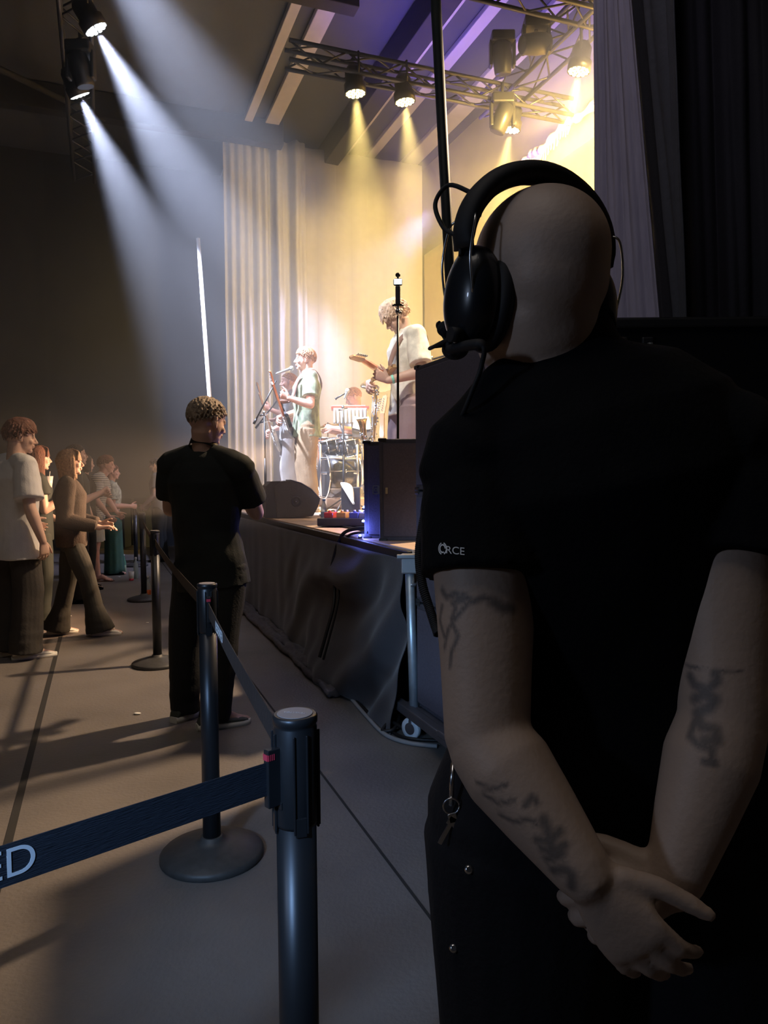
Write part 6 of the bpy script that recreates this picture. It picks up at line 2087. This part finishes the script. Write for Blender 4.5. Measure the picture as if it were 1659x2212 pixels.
bc_ = P(640, 1081, near - .001); bc_.z += dz
bm = bmesh.new(); lathe(bm, [(.048, 0), (.050, .004), (.038, .006), (.036, .003), (.020, .003), (.018, .008), (.004, .009)], bc_, (0.02, -1, 0), 32); obj('round_badge', bm, mat('badge_dark', (.03, .028, .026), .4), r)
bm = bmesh.new(); box(bm, bc_ + Vector((0, -.009, 0)), (.010, .004, .010), Matrix.Identity(4)); obj('badge_mark', bm, M_alu, r)

# floor boxes, pedals, lights on the stage floor -------------------------------
M_ledb = mat('led_blue', (.1, .1, 1), .3, emit=(.12, .22, 1.0), estr=60)
pb = P(752, 1105, 5.7)
r = thing('pedal_board', 'low black pedal board on the stage floor beside the cabinets', 'pedal board', Vector((pb.x, pb.y, SH)))
Mx = Matrix.Translation(Vector((pb.x, pb.y, SH))) @ Matrix.Rotation(-.25, 4, 'Z')
bm = bmesh.new(); box(bm, (0, 0, .04), (.42, .26, .06), Mx, .008); obj('board', bm, M_blkp, r)
for i, (a, c3) in enumerate(((-.13, (.75, .05, .03)), (-.03, (.75, .35, .06)), (.07, (.08, .09, .3)), (.15, (.3, .3, .32)))):
    bm = bmesh.new(); box(bm, (a, -.03, .09), (.075, .12, .045), Mx, .006); cyl(bm, Mx @ Vector((a, -.06, .11)), Mx @ Vector((a, -.06, .125)), .012)
    e = obj('effect_pedal', bm, mat('pedal_%d' % i, c3, .35, coat=.3), r)
    bm = bmesh.new()
    for q in (-.02, .02): cyl(bm, Mx @ Vector((a + q, .01, .11)), Mx @ Vector((a + q, .01, .128)), .009, n=10)
    obj('knob', bm, M_whitep, e); 
for (px, py, Y, rr) in ((787, 1098, 5.62, .012), (785, 1128, 5.15, .011), (778, 1165, 4.55, .008)):
    c = P(px, py, Y); c.z = max(c.z, SH + .012)
    rt = thing('floor_light', {1098: 'bright blue light on the pedal board, topmost of three', 1128: 'blue light on the stage floor beside the narrow cabinet, middle of three', 1165: 'small blue light at the stage edge, lowest of three'}[py], 'light', c, 0, 'blue lights on the stage floor')
    bm = bmesh.new(); lathe(bm, [(rr * 1.6, -.012), (rr * 1.6, .0), (rr * 1.1, .004)], c, n=14); obj('housing', bm, M_blkp, rt)
    bm = bmesh.new(); ellipsoid(bm, c + Vector((0, -.004, .006)), rr, rr, rr, None, 12, 8); obj('lens', bm, M_ledb, rt)
    pl = bpy.data.lights.new('blue_floor_glow', 'POINT'); pl.energy = 2.2; pl.color = (.15, .2, 1); pl.shadow_soft_size = .02
    po = bpy.data.objects.new('blue_floor_glow', pl); COL.objects.link(po); po.location = c + Vector((0, -.03, .05))
bottle('small water bottle on the stage floor right of the wedge monitor', SP(699, 6.5), .19, M_glass, mat('cap_blue', (.15, .35, .6), .4), mat('lab_blue', (.35, .55, .7), .4), .03)
c = SP(742, 6.9)
cable('grey cable running over the stage floor towards the cabinets', [SP(690, 6.0, SH + .008), SP(720, 5.75, SH + .008), SP(760, 5.4, SH + .008), SP(800, 5.0, SH + .008)], .008)
cable('pale cable curving beside the pedal board', [SP(712, 5.9, SH + .008), SP(730, 6.1, SH + .02), SP(745, 6.3, SH + .05), SP(752, 6.2, SH + .09), SP(760, 6.0, SH + .1)], .007, M_cableg)
cable('pale cable lying in loops before the drum kit', [SP(690, 7.4, SH + .01), SP(715, 7.0, SH + .01), SP(745, 7.3, SH + .01), SP(770, 7.0, SH + .01), SP(790, 7.4, SH + .01)], .008, M_cableg)
cable('black cable trailing from the drum kit to the stage front', [SP(735, 8.6, SH + .01), SP(700, 8.0, SH + .01), SP(712, 7.6, SH + .01), SP(760, 7.7, SH + .01), SP(780, 7.2, SH + .01)], .008)
# towel
bm = bmesh.new(); g_ = []
ta, tb = P(741, 1042, 7.9), P(764, 1088, 7.5)
for i in range(13):
    col_ = []
    for j_ in range(5):
        p = lerp(ta, tb, i / 12) + Vector((.018 * (j_ - 2) * math.sin(.5 + i / 12 * 2.6) * 1.4, .02 * math.sin(j_ * 1.8), .05 * math.sin(i / 12 * PI)))
        col_.append(bm.verts.new(p))
    g_.append(col_)
for i in range(12):
    for j_ in range(4):
        f = bm.faces.new((g_[i][j_], g_[i + 1][j_], g_[i + 1][j_ + 1], g_[i][j_ + 1])); f.smooth = True
o = obj('towel', bm, M_whitep); md = o.modifiers.new('t', 'SOLIDIFY'); md.thickness = .012; rebase(o, tb)
tag(o, 'white towel hanging over a low case in front of the drums', 'towel')
bm = bmesh.new(); lc = SP(757, 7.8); box(bm, lc + Vector((0, .1, .14)), (.2, .2, .28), None, .01)
o = obj('amplifier', bm, M_blkp); rebase(o, lc); tag(o, 'small dark amplifier under the white towel', 'amplifier')

# camera rig on a slim pole above the side-fill cabinet -----------------------
Yp = 4.62
t0 = P(859, 590, Yp); 
r = thing('camera_rig', 'slim black pole with small action camera and lit screen above the side-fill cabinets', 'camera rig', P(861, 948, Yp))
def RP(y_): return P(859.5, y_, Yp)
bot = RP(948); bot.z = SH + .60
bm = bmesh.new(); cyl(bm, bot, RP(682), .0075); obj('pole', bm, M_blkp, r)
bm = bmesh.new(); lathe(bm, [(.055, 0), (.055, .008), (.012, .014)], bot, n=20); obj('foot', bm, M_blkp, r)
bm = bmesh.new(); ellipsoid(bm, RP(673), .016, .016, .02); cyl(bm, RP(673), RP(676) + Vector((.022, -.01, -.005)), .010); cyl(bm, RP(668), RP(660), .008); obj('ball_joint', bm, M_chrome, r)
bm = bmesh.new(); cyl(bm, RP(661) + Vector((-.035, 0, .004)), RP(661) + Vector((.035, 0, .004)), .006); box(bm, RP(659), (.05, .03, .010), None, .002); obj('clamp_bar', bm, M_blkp, r)
bm = bmesh.new(); box(bm, lerp(RP(659), RP(618), .5), (.030, .026, (RP(618) - RP(659)).length), None, .006); hdl = obj('grip', bm, mat('grip_grey', (.09, .09, .11), .5), r)
bm = bmesh.new(); box(bm, lerp(RP(616), RP(603), .5), (.056, .026, .044), None, .010); sc_ = obj('camera_body', bm, M_blkp, r)
bm = bmesh.new(); box(bm, lerp(RP(616), RP(603), .5) + Vector((0, -.0135, 0)), (.048, .002, .032), None, .0005); obj('screen', bm, mat('screen_lit', (.8, 1, 1), .3, emit=(.8, 1, .97), estr=2.5), sc_)
bm = bmesh.new(); cyl(bm, RP(602), RP(597), .006); ellipsoid(bm, RP(594), .016, .014, .014); obj('microphone_tip', bm, M_blkp, r)
